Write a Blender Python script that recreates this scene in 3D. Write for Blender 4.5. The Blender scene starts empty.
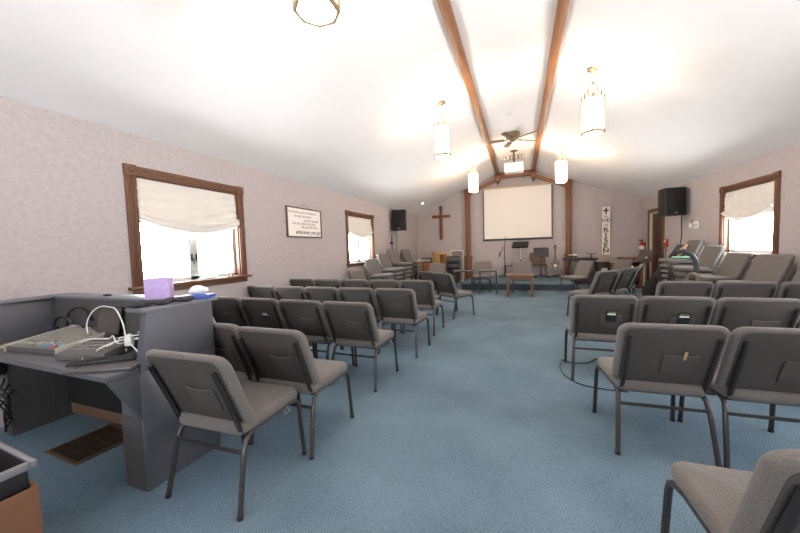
import bpy, bmesh, math, random
from mathutils import Vector, Matrix
random.seed(7)
SC = bpy.context.scene
COL = SC.collection
PI = math.pi
def R(d): return math.radians(d)

# ------------------------------------------------------------------ materials
MATS = {}
def srgb(h):
    c = [int(h[i:i+2], 16)/255 for i in (0, 2, 4)]
    return tuple(x/12.92 if x <= .04045 else ((x+.055)/1.055)**2.4 for x in c)
def mat(name, col, rough=.6, metal=0., noise=0., nscale=30., bump=0., bscale=None, emit=None, estr=0., spec=.5, stretch=None, detail=3, sheen=0.):
    if name in MATS: return MATS[name]
    m = bpy.data.materials.new(name); m.use_nodes = True
    nt = m.node_tree; b = nt.nodes['Principled BSDF']
    if isinstance(col, str): col = srgb(col)
    b.inputs['Base Color'].default_value = (*col, 1)
    b.inputs['Roughness'].default_value = rough; b.inputs['Metallic'].default_value = metal
    b.inputs['Specular IOR Level'].default_value = spec
    if sheen: b.inputs['Sheen Weight'].default_value = sheen
    if emit:
        b.inputs['Emission Color'].default_value = (*emit, 1); b.inputs['Emission Strength'].default_value = estr
    if noise or bump:
        tc = nt.nodes.new('ShaderNodeTexCoord'); src = tc.outputs['Object']
        if stretch:
            mp = nt.nodes.new('ShaderNodeMapping'); mp.inputs['Scale'].default_value = stretch
            nt.links.new(src, mp.inputs['Vector']); src = mp.outputs['Vector']
        n = nt.nodes.new('ShaderNodeTexNoise'); n.inputs['Scale'].default_value = nscale; n.inputs['Detail'].default_value = detail
        nt.links.new(src, n.inputs['Vector'])
        if noise:
            r = nt.nodes.new('ShaderNodeValToRGB')
            r.color_ramp.elements[0].position = .3; r.color_ramp.elements[1].position = .7
            r.color_ramp.elements[0].color = (*[max(0, c*(1-noise)) for c in col], 1)
            r.color_ramp.elements[1].color = (*[min(1, c*(1+noise)) for c in col], 1)
            nt.links.new(n.outputs['Fac'], r.inputs['Fac']); nt.links.new(r.outputs['Color'], b.inputs['Base Color'])
        if bump:
            bp = nt.nodes.new('ShaderNodeBump'); bp.inputs['Strength'].default_value = bump; bp.inputs['Distance'].default_value = .004
            if bscale:
                n2 = nt.nodes.new('ShaderNodeTexNoise'); n2.inputs['Scale'].default_value = bscale
                nt.links.new(src, n2.inputs['Vector']); nt.links.new(n2.outputs['Fac'], bp.inputs['Height'])
            else: nt.links.new(n.outputs['Fac'], bp.inputs['Height'])
            nt.links.new(bp.outputs['Normal'], b.inputs['Normal'])
    MATS[name] = m
    return m
def carpet_mat(name, c1, c2):
    m = bpy.data.materials.new(name); m.use_nodes = True; nt = m.node_tree; b = nt.nodes['Principled BSDF']
    tc = nt.nodes.new('ShaderNodeTexCoord')
    w = nt.nodes.new('ShaderNodeTexVoronoi'); w.inputs['Scale'].default_value = 84
    mp = nt.nodes.new('ShaderNodeMapping'); mp.inputs['Rotation'].default_value = (0, 0, R(40)); mp.inputs['Scale'].default_value = (1, .7, 1)
    w.inputs['Randomness'].default_value = .35
    nt.links.new(tc.outputs['Object'], mp.inputs['Vector']); nt.links.new(mp.outputs['Vector'], w.inputs['Vector'])
    n = nt.nodes.new('ShaderNodeTexNoise'); n.inputs['Scale'].default_value = 1.6; n.inputs['Detail'].default_value = 5
    nt.links.new(tc.outputs['Object'], n.inputs['Vector'])
    r = nt.nodes.new('ShaderNodeValToRGB'); r.color_ramp.elements[0].color = (*srgb(c1), 1); r.color_ramp.elements[1].color = (*srgb(c2), 1)
    r.color_ramp.elements[0].position = .25; r.color_ramp.elements[1].position = .75
    mx = nt.nodes.new('ShaderNodeMath'); mx.operation = 'MULTIPLY_ADD'; mx.inputs[1].default_value = -.5; mx.inputs[2].default_value = .42
    nt.links.new(w.outputs['Distance'], mx.inputs[0])
    ad = nt.nodes.new('ShaderNodeMath'); ad.operation = 'MULTIPLY_ADD'; ad.inputs[1].default_value = .55
    nt.links.new(n.outputs['Fac'], ad.inputs[0]); nt.links.new(mx.outputs[0], ad.inputs[2])
    nt.links.new(ad.outputs[0], r.inputs['Fac']); nt.links.new(r.outputs['Color'], b.inputs['Base Color'])
    bp = nt.nodes.new('ShaderNodeBump'); bp.inputs['Strength'].default_value = .35; bp.inputs['Distance'].default_value = .004; bp.invert = True
    nt.links.new(w.outputs['Distance'], bp.inputs['Height']); nt.links.new(bp.outputs['Normal'], b.inputs['Normal'])
    b.inputs['Roughness'].default_value = .95; b.inputs['Specular IOR Level'].default_value = .15
    MATS[name] = m
    return m
def glass_mat():
    m = bpy.data.materials.new('window glass'); m.use_nodes = True; nt = m.node_tree
    for n in list(nt.nodes): nt.nodes.remove(n)
    o = nt.nodes.new('ShaderNodeOutputMaterial'); mix = nt.nodes.new('ShaderNodeMixShader'); t = nt.nodes.new('ShaderNodeBsdfTransparent'); g = nt.nodes.new('ShaderNodeBsdfGlossy')
    g.inputs['Roughness'].default_value = .02; mix.inputs[0].default_value = .06
    nt.links.new(t.outputs[0], mix.inputs[1]); nt.links.new(g.outputs[0], mix.inputs[2]); nt.links.new(mix.outputs[0], o.inputs[0])
    return m
def cloth_mat():
    m = bpy.data.materials.new('cream shade cloth'); m.use_nodes = True; nt = m.node_tree
    for n in list(nt.nodes): nt.nodes.remove(n)
    o = nt.nodes.new('ShaderNodeOutputMaterial'); mix = nt.nodes.new('ShaderNodeMixShader'); d = nt.nodes.new('ShaderNodeBsdfDiffuse'); t = nt.nodes.new('ShaderNodeBsdfTranslucent')
    n = nt.nodes.new('ShaderNodeTexNoise'); n.inputs['Scale'].default_value = 5; n.inputs['Detail'].default_value = 4
    tc = nt.nodes.new('ShaderNodeTexCoord'); nt.links.new(tc.outputs['Object'], n.inputs['Vector'])
    r = nt.nodes.new('ShaderNodeValToRGB'); r.color_ramp.elements[0].color = (*srgb('d0cac2'), 1); r.color_ramp.elements[1].color = (*srgb('dfdad3'), 1)
    nt.links.new(n.outputs['Fac'], r.inputs['Fac'])
    nt.links.new(r.outputs['Color'], d.inputs['Color']); nt.links.new(r.outputs['Color'], t.inputs['Color'])
    mix.inputs[0].default_value = .045
    nt.links.new(d.outputs[0], mix.inputs[1]); nt.links.new(t.outputs[0], mix.inputs[2]); nt.links.new(mix.outputs[0], o.inputs[0])
    return m
WALLP = mat('mauve wallpaper', 'b0a7a6', .8, noise=.07, nscale=26, bump=.25, bscale=90, spec=.2, detail=5)
CEIL = mat('white ceiling paint', 'efeceb', .9, noise=.012, nscale=3, spec=.1)
CARPET = carpet_mat('blue carpet', '4c606c', '748795')
FAB = mat('taupe seat fabric', '69635f', .95, noise=.2, nscale=190, bump=.35, spec=.15, sheen=.15)
FAB_SHADE = mat('shaded taupe back fabric', '4e4946', .95, noise=.16, nscale=170, bump=.25, spec=.15)  # same fabric as the seat, shade on the rear put into the colour
FRAME = mat('charcoal bronze metal', '47423f', .38, metal=.55)
DARKBAR = mat('black back bar', '232120', .45)
WOOD = mat('dark oak trim', '65412a', .5, noise=.32, nscale=9, bump=.2, stretch=(7, 7, .7))
WOODX = mat('dark oak trim across', '65412a', .5, noise=.32, nscale=9, bump=.2, stretch=(7, .7, 7))
BEAM = mat('stained beam wood', '8c5c3a', .5, noise=.25, nscale=5, bump=.15, stretch=(6, .5, 6))
BEAMZ = mat('stained post wood', '70401f', .5, noise=.25, nscale=5, bump=.15, stretch=(6, 6, .5))
PINE = mat('pale pine', 'cda56b', .55, noise=.12, nscale=6, stretch=(6, 6, .7))
OAK = mat('orange oak', '94592f', .5, noise=.2, nscale=7, stretch=(1, 7, 7))
DESK = mat('grey painted board', '505157', .5, noise=.05, nscale=14)
DESKD = mat('dark grey board', '4a4847', .6, noise=.12, nscale=8, stretch=(6, 6, .6))
BLK = mat('black plastic', '171617', .5)
BLKC = mat('black grille cloth', '1d1b1a', .9, noise=.2, nscale=250)
WHT = mat('white plastic', 'e6e4e0', .4)
WFRAME = mat('white window vinyl', 'b3b1ae', .4)
BRASS = mat('antique brass', '7f6d51', .45, metal=.3)
NICK = mat('champagne metal', '7d694b', .5, metal=.1)
CHROME = mat('grey steel', '9b9a98', .3, metal=.9)
CREAM = mat('cream sign board', 'e4dbcf', .6)
INK = mat('dark brown ink', '3a302b', .7)
RED = mat('signal red', 'b02822', .4)
LAV = mat('lavender card', 'b79fce', .7, noise=.1, nscale=60)
BLUE = mat('blue cover', '3553a8', .5)
GREEN = mat('green label', '6d8a3c', .5)
MINT = mat('mint glaze', '8fc6b4', .4)
CARD = mat('brown cardboard', '6e4a32', .8, noise=.08, nscale=12)
SCREEN = mat('projection screen white', 'ece4da', .85)
GLASS = glass_mat()
CLOTH = cloth_mat()
LAMPG = mat('lit frosted glass', 'ffffff', .4, emit=(1., .9, .8), estr=6.)
LAMPF = mat('brightly lit frosted glass', 'ffffff', .4, emit=(1., .76, .52), estr=34.)
LAMPM = mat('warm lit frosted glass', 'ffffff', .4, emit=(1., .80, .60), estr=16.)
SILVER = mat('silver grey plastic', 'a8a6a2', .45)

# ------------------------------------------------------------------ geometry
class MB:
    def __init__(s): s.v = []; s.f = []
    def add(s, vs, fs, M=None):
        o = len(s.v)
        s.v += [tuple(M @ Vector(p)) if M is not None else tuple(p) for p in vs]
        s.f += [tuple(i+o for i in f) for f in fs]
        return s
    def box(s, x0, x1, y0, y1, z0, z1, M=None):
        vs = [(x0,y0,z0),(x1,y0,z0),(x1,y1,z0),(x0,y1,z0),(x0,y0,z1),(x1,y0,z1),(x1,y1,z1),(x0,y1,z1)]
        return s.add(vs, [(0,3,2,1),(4,5,6,7),(0,1,5,4),(1,2,6,5),(2,3,7,6),(3,0,4,7)], M)
    def prism(s, poly, axis, a, b, M=None):
        # polygon in the two other axes (cyclic order), extruded along axis
        n = len(poly)
        def P(p, t): return {'x': (t, p[0], p[1]), 'y': (p[0], t, p[1]), 'z': (p[0], p[1], t)}[axis]
        vs = [P(p, a) for p in poly] + [P(p, b) for p in poly]
        fs = [tuple(range(n))[::-1], tuple(range(n, 2*n))] + [(i, (i+1) % n, n+(i+1) % n, n+i) for i in range(n)]
        return s.add(vs, fs, M)
    def tube(s, pts, r, n=8, M=None, closed=False, flat=1.):
        pts = [Vector(p) for p in pts]; k = len(pts); rs = r if isinstance(r, (list, tuple)) else [r]*k
        rings = []; prev = None
        for i, p in enumerate(pts):
            if closed: t = (pts[(i+1) % k]-pts[i-1])
            else: t = pts[min(i+1, k-1)]-pts[max(i-1, 0)]
            t.normalize()
            if prev is None:
                a = Vector((0, 0, 1)) if abs(t.z) < .9 else Vector((1, 0, 0))
                u = t.cross(a).normalized()
            else:
                u = prev-t*prev.dot(t); u.normalize()
            prev = u; w = t.cross(u)
            rings.append([tuple(p+(u*math.cos(2*PI*j/n)*flat+w*math.sin(2*PI*j/n))*rs[i]) for j in range(n)])
        vs = [q for g in rings for q in g]; fs = []
        for i in range(k if closed else k-1):
            a, b = i*n, ((i+1) % k)*n
            fs += [(a+j, a+(j+1) % n, b+(j+1) % n, b+j) for j in range(n)]
        if not closed: fs += [tuple(range(n))[::-1], tuple(range((k-1)*n, k*n))]
        return s.add(vs, fs, M)
    def lathe(s, prof, c=(0,0,0), n=20, M=None):
        vs = []; fs = []; k = len(prof)
        for (r, z) in prof:
            vs += [(c[0]+r*math.cos(2*PI*j/n), c[1]+r*math.sin(2*PI*j/n), c[2]+z) for j in range(n)]
        for i in range(k-1): fs += [(i*n+j, i*n+(j+1) % n, (i+1)*n+(j+1) % n, (i+1)*n+j) for j in range(n)]
        fs += [tuple(range(n))[::-1], tuple(range((k-1)*n, k*n))]
        return s.add(vs, fs, M)
    def ball(s, c, r, n=14, M=None):
        rx, ry, rz = r if isinstance(r, (tuple, list)) else (r, r, r)
        m = n//2; vs = [(c[0], c[1], c[2]-rz)]; fs = []
        for i in range(1, m):
            a = -PI/2+PI*i/m
            vs += [(c[0]+rx*math.cos(a)*math.cos(2*PI*j/n), c[1]+ry*math.cos(a)*math.sin(2*PI*j/n), c[2]+rz*math.sin(a)) for j in range(n)]
        vs.append((c[0], c[1], c[2]+rz)); t = len(vs)-1
        fs += [(0, 1+(j+1) % n, 1+j) for j in range(n)]
        for i in range(m-2): fs += [(1+i*n+j, 1+i*n+(j+1) % n, 1+(i+1)*n+(j+1) % n, 1+(i+1)*n+j) for j in range(n)]
        fs += [(t, 1+(m-2)*n+j, 1+(m-2)*n+(j+1) % n) for j in range(n)]
        return s.add(vs, fs, M)
    def grid(s, fn, nu, nv, M=None):
        vs = [fn(i/nu, j/nv) for j in range(nv+1) for i in range(nu+1)]
        fs = [(j*(nu+1)+i, j*(nu+1)+i+1, (j+1)*(nu+1)+i+1, (j+1)*(nu+1)+i) for j in range(nv) for i in range(nu)]
        return s.add(vs, fs, M)
    def mesh(s, name, m, bevel=0., seg=2, smooth=True, fn=None, ang=40):
        me = bpy.data.meshes.new(name); bm = bmesh.new()
        bv = [bm.verts.new(p) for p in s.v]
        for f in s.f:
            try: bm.faces.new([bv[i] for i in f])
            except ValueError: pass
        bmesh.ops.recalc_face_normals(bm, faces=bm.faces)
        if bevel:
            es = [e for e in bm.edges if e.is_manifold and e.calc_face_angle(0) > R(35)]
            bmesh.ops.bevel(bm, geom=es, offset=bevel, segments=seg, affect='EDGES', profile=.5, clamp_overlap=True)
        if fn:
            for v in bm.verts: v.co = Vector(fn(v.co))
        bm.to_mesh(me); bm.free()
        if smooth:
            me.polygons.foreach_set('use_smooth', [True]*len(me.polygons))
            me.set_sharp_from_angle(angle=R(ang))
        me.materials.append(m)
        return me
    def build(s, name, m, parent=None, **k):
        return link(name, s.mesh(name, m, **k), parent)
def link(name, me, parent=None):
    o = bpy.data.objects.new(name, me); COL.objects.link(o)
    if parent is not None: o.parent = parent
    return o
def tag(o, label, cat, group=None, kind=None):
    o['label'] = label; o['category'] = cat
    if group: o['group'] = group
    if kind: o['kind'] = kind
    return o
def thing(name, label, cat, loc=(0,0,0), rz=0., group=None):
    o = bpy.data.objects.new(name, None); o.empty_display_size = .1; COL.objects.link(o)
    o.location = loc; o.rotation_euler = (0, 0, rz)
    return tag(o, label, cat, group)
def solo(name, mb, m, label, cat, loc=(0,0,0), rz=0., group=None, **k):
    o = mb.build(name, m, None, **k); o.location = loc; o.rotation_euler = (0, 0, rz)
    return tag(o, label, cat, group)
def struct(name, mb, m, label, cat, **k):
    return tag(mb.build(name, m, None, **k), label, cat, kind='structure')
def dup(root, loc, rz, label, group=None, tilt=None):
    r = root.copy(); COL.objects.link(r); r.location = loc
    r.rotation_euler = (tilt[0], tilt[1], rz) if tilt else (0, 0, rz)
    r['label'] = label
    if group: r['group'] = group
    for ch in root.children:
        c = ch.copy(); COL.objects.link(c); c.parent = r
        for g in ch.children:
            d = g.copy(); COL.objects.link(d); d.parent = c
    return r
def text_mesh(txt, size, m, shear=0., space=1., extrude=.002, align='CENTER', bold=0.):
    cu = bpy.data.curves.new('lettering', 'FONT'); cu.body = txt; cu.size = size; cu.align_x = align; cu.align_y = 'CENTER'
    cu.shear = shear; cu.space_character = space; cu.extrude = extrude; cu.offset = bold
    cu.resolution_u = 4
    t = bpy.data.objects.new('tmp', cu); COL.objects.link(t); bpy.context.view_layer.update()
    me = bpy.data.meshes.new_from_object(t.evaluated_get(bpy.context.evaluated_depsgraph_get()))
    bpy.data.objects.remove(t); bpy.data.curves.remove(cu)
    me.name = 'lettering'; me.materials.clear(); me.materials.append(m)
    return me
def smooth(pts, k=6):
    P = [Vector(p) for p in pts]; P = [P[0]]+P+[P[-1]]; out = []
    for i in range(1, len(P)-2):
        a, b, c, d = P[i-1:i+3]
        for j in range(k):
            t = j/k; out.append(.5*((2*b)+(c-a)*t+(2*a-5*b+4*c-d)*t*t+(3*b-a-3*c+d)*t**3))
    return out+[P[-1]]
def arc(c, r, a0, a1, n, plane='xz'):
    out = []
    for i in range(n+1):
        a = R(a0+(a1-a0)*i/n); u, v = r*math.cos(a), r*math.sin(a)
        out.append({'xz': (c[0]+u, c[1], c[2]+v), 'yz': (c[0], c[1]+u, c[2]+v), 'xy': (c[0]+u, c[1]+v, c[2])}[plane])
    return out
def rrect(x0, x1, z0, z1, r, n=4):
    # r = (bottom-left, bottom-right, top-right, top-left)
    pts = []
    for (cx, cz, rr, a) in ((x0+r[0], z0+r[0], r[0], 180), (x1-r[1], z0+r[1], r[1], 270), (x1-r[2], z1-r[2], r[2], 0), (x0+r[3], z1-r[3], r[3], 90)):
        for i in range(n+1):
            t = R(a+90*i/n); pts.append((cx+rr*math.cos(t), cz+rr*math.sin(t)))
    return pts

# ------------------------------------------------------------------ room
WL, WR, D, YB, ZE, ZT = -3.97, 3.78, 12.78, -3.6, 2.706, 4.03
XL, XR = -.745, .475            # where the slopes meet the flat strip, centre line -.135
XC = -.135
TH = .16
b = MB().box(WL-.3, WR+.3, YB-.3, D+.3, -.1, 0)
struct('floor', b, CARPET, 'blue woven carpet covering the whole hall floor', 'floor', smooth=False)

def wall_open(name, x, out, ops, label):
    # side wall in the plane x with rectangular openings (y0,y1,z0,z1), thickness towards out
    x0, x1 = (x, x+out*TH) if out > 0 else (x+out*TH, x)
    mb = MB(); y = YB
    for (a, c, z0, z1) in sorted(ops):
        mb.box(x0, x1, y, a, 0, ZE)
        if z0 > 0: mb.box(x0, x1, a, c, 0, z0)
        mb.box(x0, x1, a, c, z1, ZE); y = c
    mb.box(x0, x1, y, D, 0, ZE)
    return struct(name, mb, WALLP, label, 'wall', smooth=False)
# openings
LW = [(2.36, 3.72, 1.03, 2.25), (7.03, 8.40, 1.03, 2.22)]
RW = [(6.87, 8.24, 1.08, 2.26), (1.6, 2.96, 1.08, 2.26)]
DOOR = (11.12, 12.12, 0., 2.2)
wall_open('wall_left', WL, -1, LW+[], 'left wall in mottled mauve wallpaper')
wall_open('wall_right', WR, 1, RW+[DOOR], 'right wall in mottled mauve wallpaper')
gp = [(WL, 0), (WR, 0), (WR, ZE), (XR, ZT), (XL, ZT), (WL, ZE)]
struct('wall_back', MB().prism(gp, 'y', D, D+TH), WALLP, 'gabled back wall in mauve wallpaper behind the stage', 'wall', smooth=False)
FW = [(-2.6, -.5, 1.75, 2.6), (.3, 2.4, 1.75, 2.6)]   # unseen windows added behind the camera to let in fill daylight
fm = MB(); xx = WL
for (a, c, z0, z1) in FW:
    fm.box(xx, a, YB-TH, YB, 0, ZE).box(a, c, YB-TH, YB, 0, z0).box(a, c, YB-TH, YB, z1, ZE); xx = c
fm.box(xx, WR, YB-TH, YB, 0, ZE).prism([(WL, ZE), (WR, ZE), (XR, ZT), (XL, ZT)], 'y', YB-TH, YB)
struct('wall_front', fm, WALLP, 'gabled wall behind the camera', 'wall', smooth=False)
t = .12
cp = [(WL-.2, ZE-.2*(ZT-ZE)/(XL-WL)), (XL, ZT), (XR, ZT), (WR+.2, ZE-.2*(ZT-ZE)/(WR-XR))]
cpo = cp + [(x, z+t) for x, z in cp[::-1]]
struct('ceiling', MB().prism(cpo, 'y', YB-.2, D+.2), CEIL, 'white sloped ceiling with a flat strip between two beams', 'ceiling', smooth=False)

# beams with tie beam, braces and posts at the back
for (x0, x1, w) in ((-.80, -.685, 'left'), (.415, .53, 'right')):
    struct('trim_1' if w == 'left' else 'trim_2', MB().box(x0, x1, YB, D, 3.95, ZT+.02), BEAM, 'long stained ceiling beam, %s of the pair' % w, 'beam', bevel=.008)
BD0, BD1 = D-.16, D-.002
struct('trim_3', MB().box(-.67, .40, BD0, BD1, 3.84, 4.03), BEAM, 'stained tie beam between the two ceiling beams at the back wall', 'beam', bevel=.006)
for i, sx in enumerate((-1, 1)):
    side = 'left' if sx < 0 else 'right'
    xp = XC+sx*1.74; xb = XC+sx*.61
    mb = MB(); a = Vector((xp, 0, 3.33)); c = Vector((xb, 0, 3.83)); d = (c-a).normalized(); n = Vector((-d.z, 0, d.x))*.055
    if n.z < 0: n = -n
    mb.prism([((a+n).x, (a+n).z), ((a-n).x, (a-n).z), ((c-n).x, (c-n).z), ((c+n).x, (c+n).z)], 'y', BD0+.02, BD1)
    struct('trim_%d' % (4+i), mb, BEAM, 'slanting stained brace from the %s post up to the beam' % side, 'brace', bevel=.004)
    p = thing('wooden_post', 'square stained wooden post with a boxed base %s of the projection screen' % side, 'post', (xp, D-.105, 0)); p['kind'] = 'structure'
    h = ZT-(1.74-.61)*.41
    MB().box(-.085, .085, -.1, .1, 0, h+.02 if False else h-.02).build('shaft', BEAMZ, p, bevel=.008)
    MB().box(-.125, .125, -.125, .1, 0, .93).box(-.14, .14, -.14, .1, .93, .98).box(-.14, .14, -.14, .1, 0, .12).build('plinth', BEAMZ, p, bevel=.008)
    MB().box(-.11, .11, -.12, .1, h-.22, h-.1).build('capital', BEAMZ, p, bevel=.006)
    q = thing('pendant_block', 'carved wooden drop block under the %s beam end' % side, 'beam ornament', (XC+sx*.61, D-.15, 3.76)); q['kind'] = 'structure'
    MB().box(-.09, .09, -.09, .14, -.02, .17).build('block', BEAM, q, bevel=.01)
    MB().lathe([(.03, .0), (.06, -.02), (.06, -.05), (.03, -.08), (.045, -.1), (.03, -.14), (.005, -.16)], n=12).build('finial', BEAMZ, q)

# stage
stg = struct('stage', MB().box(-1.74, 1.46, 10.2, D-.001, 0, .2), CARPET, 'low stage platform covered in blue carpet', 'stage', bevel=.015)

MB().box(-1.73, 1.45, 10.192, 10.2, .0, .172).build('riser', mat('navy riser carpet', '39424c', .95, noise=.15, nscale=90), stg)
# ------------------------------------------------------------------ windows
CW = .105
def window(n, x, s, op, handles=True, label='', mull=True):
    # s = +1 room lies towards +x ; frame casing on the room side
    y0, y1, z0, z1 = op
    r = thing('window_%d' % n, label, 'window', (x, (y0+y1)/2, z0)); r['kind'] = 'structure'
    w = (y1-y0)/2; h = z1-z0
    X = lambda a, c: (min(s*a, s*c), max(s*a, s*c))
    def bx(mb, a, c, *k): return mb.box(*X(a, c), *k)
    for e in (-1, 1):
        ya, yb = sorted((e*w, e*(w+CW)))
        m = MB(); bx(m, 0, .022, ya, yb, -.03, h)
        for g in (.28, .5, .72):
            yy = ya+(yb-ya)*g; bx(m, .02, .032, yy-.009, yy+.009, -.02, h-.01)
        m.build('side_casing', WOOD, r, bevel=.002)
        m = MB(); bx(m, 0, .036, ya-.006, yb+.006, h-.006, h+CW+.006); m.tube([(s*.036, (ya+yb)/2, h+CW/2), (s*.05, (ya+yb)/2, h+CW/2)], [.04, .022], 4)
        m.build('corner_block', WOOD, r, bevel=.003)
    m = MB(); bx(m, 0, .022, -w, w, h, h+CW)
    for g in (.28, .5, .72): bx(m, .02, .032, -w, w, h+CW*g-.009, h+CW*g+.009)
    m.build('head_casing', WOODX, r, bevel=.002)
    m = MB(); bx(m, -.1, .075, -w-CW-.045, w+CW+.045, -.035, -.002); m.build('sill', WOODX, r, bevel=.006)
    m = MB(); bx(m, 0, .02, -w-CW, w+CW, -.10, -.036); m.build('apron', WOODX, r, bevel=.004)
    m = MB()
    for e in (-1, 1):
        ya, yb = sorted((e*w, e*(w-.018))); bx(m, -.1, .0, ya, yb, 0, h)
    bx(m, -.1, 0, -w, w, h-.018, h); m.build('jamb', WOOD, r, bevel=.002)
    m = MB()
    for (ya, yb) in ((-w+.018, -w+.06), (w-.06, w-.018)) + (((-.06, .06),) if mull else ()): bx(m, -.15, -.07, ya, yb, 0, h-.018)
    bx(m, -.15, -.07, -w+.02, w-.02, 0, .05); bx(m, -.15, -.07, -w+.02, w-.02, h-.07, h-.018)
    m.build('sash_frame', WFRAME, r, bevel=.004)
    for e in ((-1, 1) if mull else (0,)):
        ya, yb = sorted((e*.06, e*(w-.06))) if e else (-w+.06, w-.06); m = MB(); bx(m, -.115, -.109, ya, yb, .05, h-.07); m.build('glass_pane', GLASS, r, smooth=False)
        if handles:
            m = MB(); yy = e*.032
            m.tube([(s*-.07, yy, .30), (s*-.045, yy, .30), (s*-.04, yy-e*.004, .27), (s*-.038, yy-e*.006, .21)], .008, 6)
            bx(m, -.072, -.062, yy-.012, yy+.012, .25, .34); m.build('handle', BLK, r)
    return r
window(1, WL, 1, LW[0], label='large oak framed window nearest the sound desk, left wall')
window(2, WL, 1, LW[1], label='oak framed window above the stacked chairs, left wall')
window(3, WR, -1, RW[0], False, mull=False, label='oak framed window above the stacked chairs, right wall')
window(4, WR, -1, RW[1], handles=False, label='unseen oak framed window added for daylight, right wall beside the camera')  # out of view, added to bring daylight into the near part

def shade(x, s, y0, y1, ztop, zb, sag, label, ph):
    w = y1-y0
    def f(u, v):
        y = y0+w*u
        e = (2*u-1)
        drop = sag*(1-e*e)*(.15+.85*v)*v
        z = ztop-(ztop-zb)*v-drop
        wr = .007*math.sin(9*u+ph+5*v)+.006*math.sin(23*u*(1-.4*v)+2*ph)+.004*math.sin(31*v+12*u)
        xx = .012+.02*v+wr*(.3+v)
        if v > .8:
            k = (v-.8)/.2
            xx += .035*math.sin(k*PI)**.7+.012*math.sin(k*3*PI+ph)
        return (x+s*(xx-.03), y, z)
    o = MB().grid(f, 40, 44).build('roman_shade', CLOTH, None, ang=180)
    me = o.data
    m = o.modifiers.new('thickness', 'SOLIDIFY'); m.thickness = .005
    tag(o, label, 'window shade', 'relaxed roman shades')
    # loose hem fold hanging behind the lower edge
    def g(u, v):
        y = y0+.001+(w-.002)*u; e = 2*u-1
        z = zb-sag*(1-e*e)+.11-.13*v-.01*math.sin(5*u+ph)
        return (x+s*(.004+.03*math.sin(PI*v)-.03), y, z)
    h = MB().grid(g, 40, 8).build('hem_fold', CLOTH, o, ang=180); mm = h.modifiers.new('thickness', 'SOLIDIFY'); mm.thickness = .004
    return o
shade(WL, 1, 2.366, 3.712, 2.245, 1.775, .15, 'cream relaxed roman shade in the large window above the sound desk', .4)
shade(WL, 1, 7.036, 8.39, 2.21, 1.80, .15, 'cream relaxed roman shade in the window behind the left wall chair stacks', 1.9)
shade(WR, -1, 6.876, 8.23, 2.25, 1.80, .14, 'cream relaxed roman shade in the right wall window', 3.1)

# door, right wall
y0, y1, _, z1 = DOOR
d = thing('door_1', 'dark brown door in a wide dark casing on the right wall', 'door', (WR, (y0+y1)/2, 0)); d['kind'] = 'structure'
w = (y1-y0)/2
for e in (-1, 1):
    ya, yb = sorted((e*w, e*(w+.11))); MB().box(-.025, 0, ya, yb, 0, z1).build('door_casing', WOOD, d, bevel=.004)
MB().box(-.025, 0, -w-.11, w+.11, z1, z1+.11).build('door_casing', WOODX, d, bevel=.004)
MB().box(0, TH, w-.03, w, 0, z1).box(0, TH, -w, -w+.03, 0, z1).box(0, TH, -w+.03, w-.03, z1-.03, z1).build('jamb', mat('pale jamb', 'cfc0aa', .5), d)
pan = MB().box(.06, .10, -w+.03, w-.03, 0.01, z1-.03)
for zz in ((.2, .95), (1.1, 2.0)):
    for e in (-1, 1):
        ya, yb = sorted((e*.05, e*.38)); pan.box(.05, .06, ya, yb, *zz)
dl = pan.build('door_leaf', mat('very dark door', '45281a', .45, noise=.25, nscale=8, stretch=(7, 7, .6)), d, bevel=.004)
MB().tube([(.06, -.36, 1.0), (.01, -.36, 1.0), (-.005, -.36, 1.0)], [.012, .012, .03], 10).build('door_knob', BRASS, d)

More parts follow.
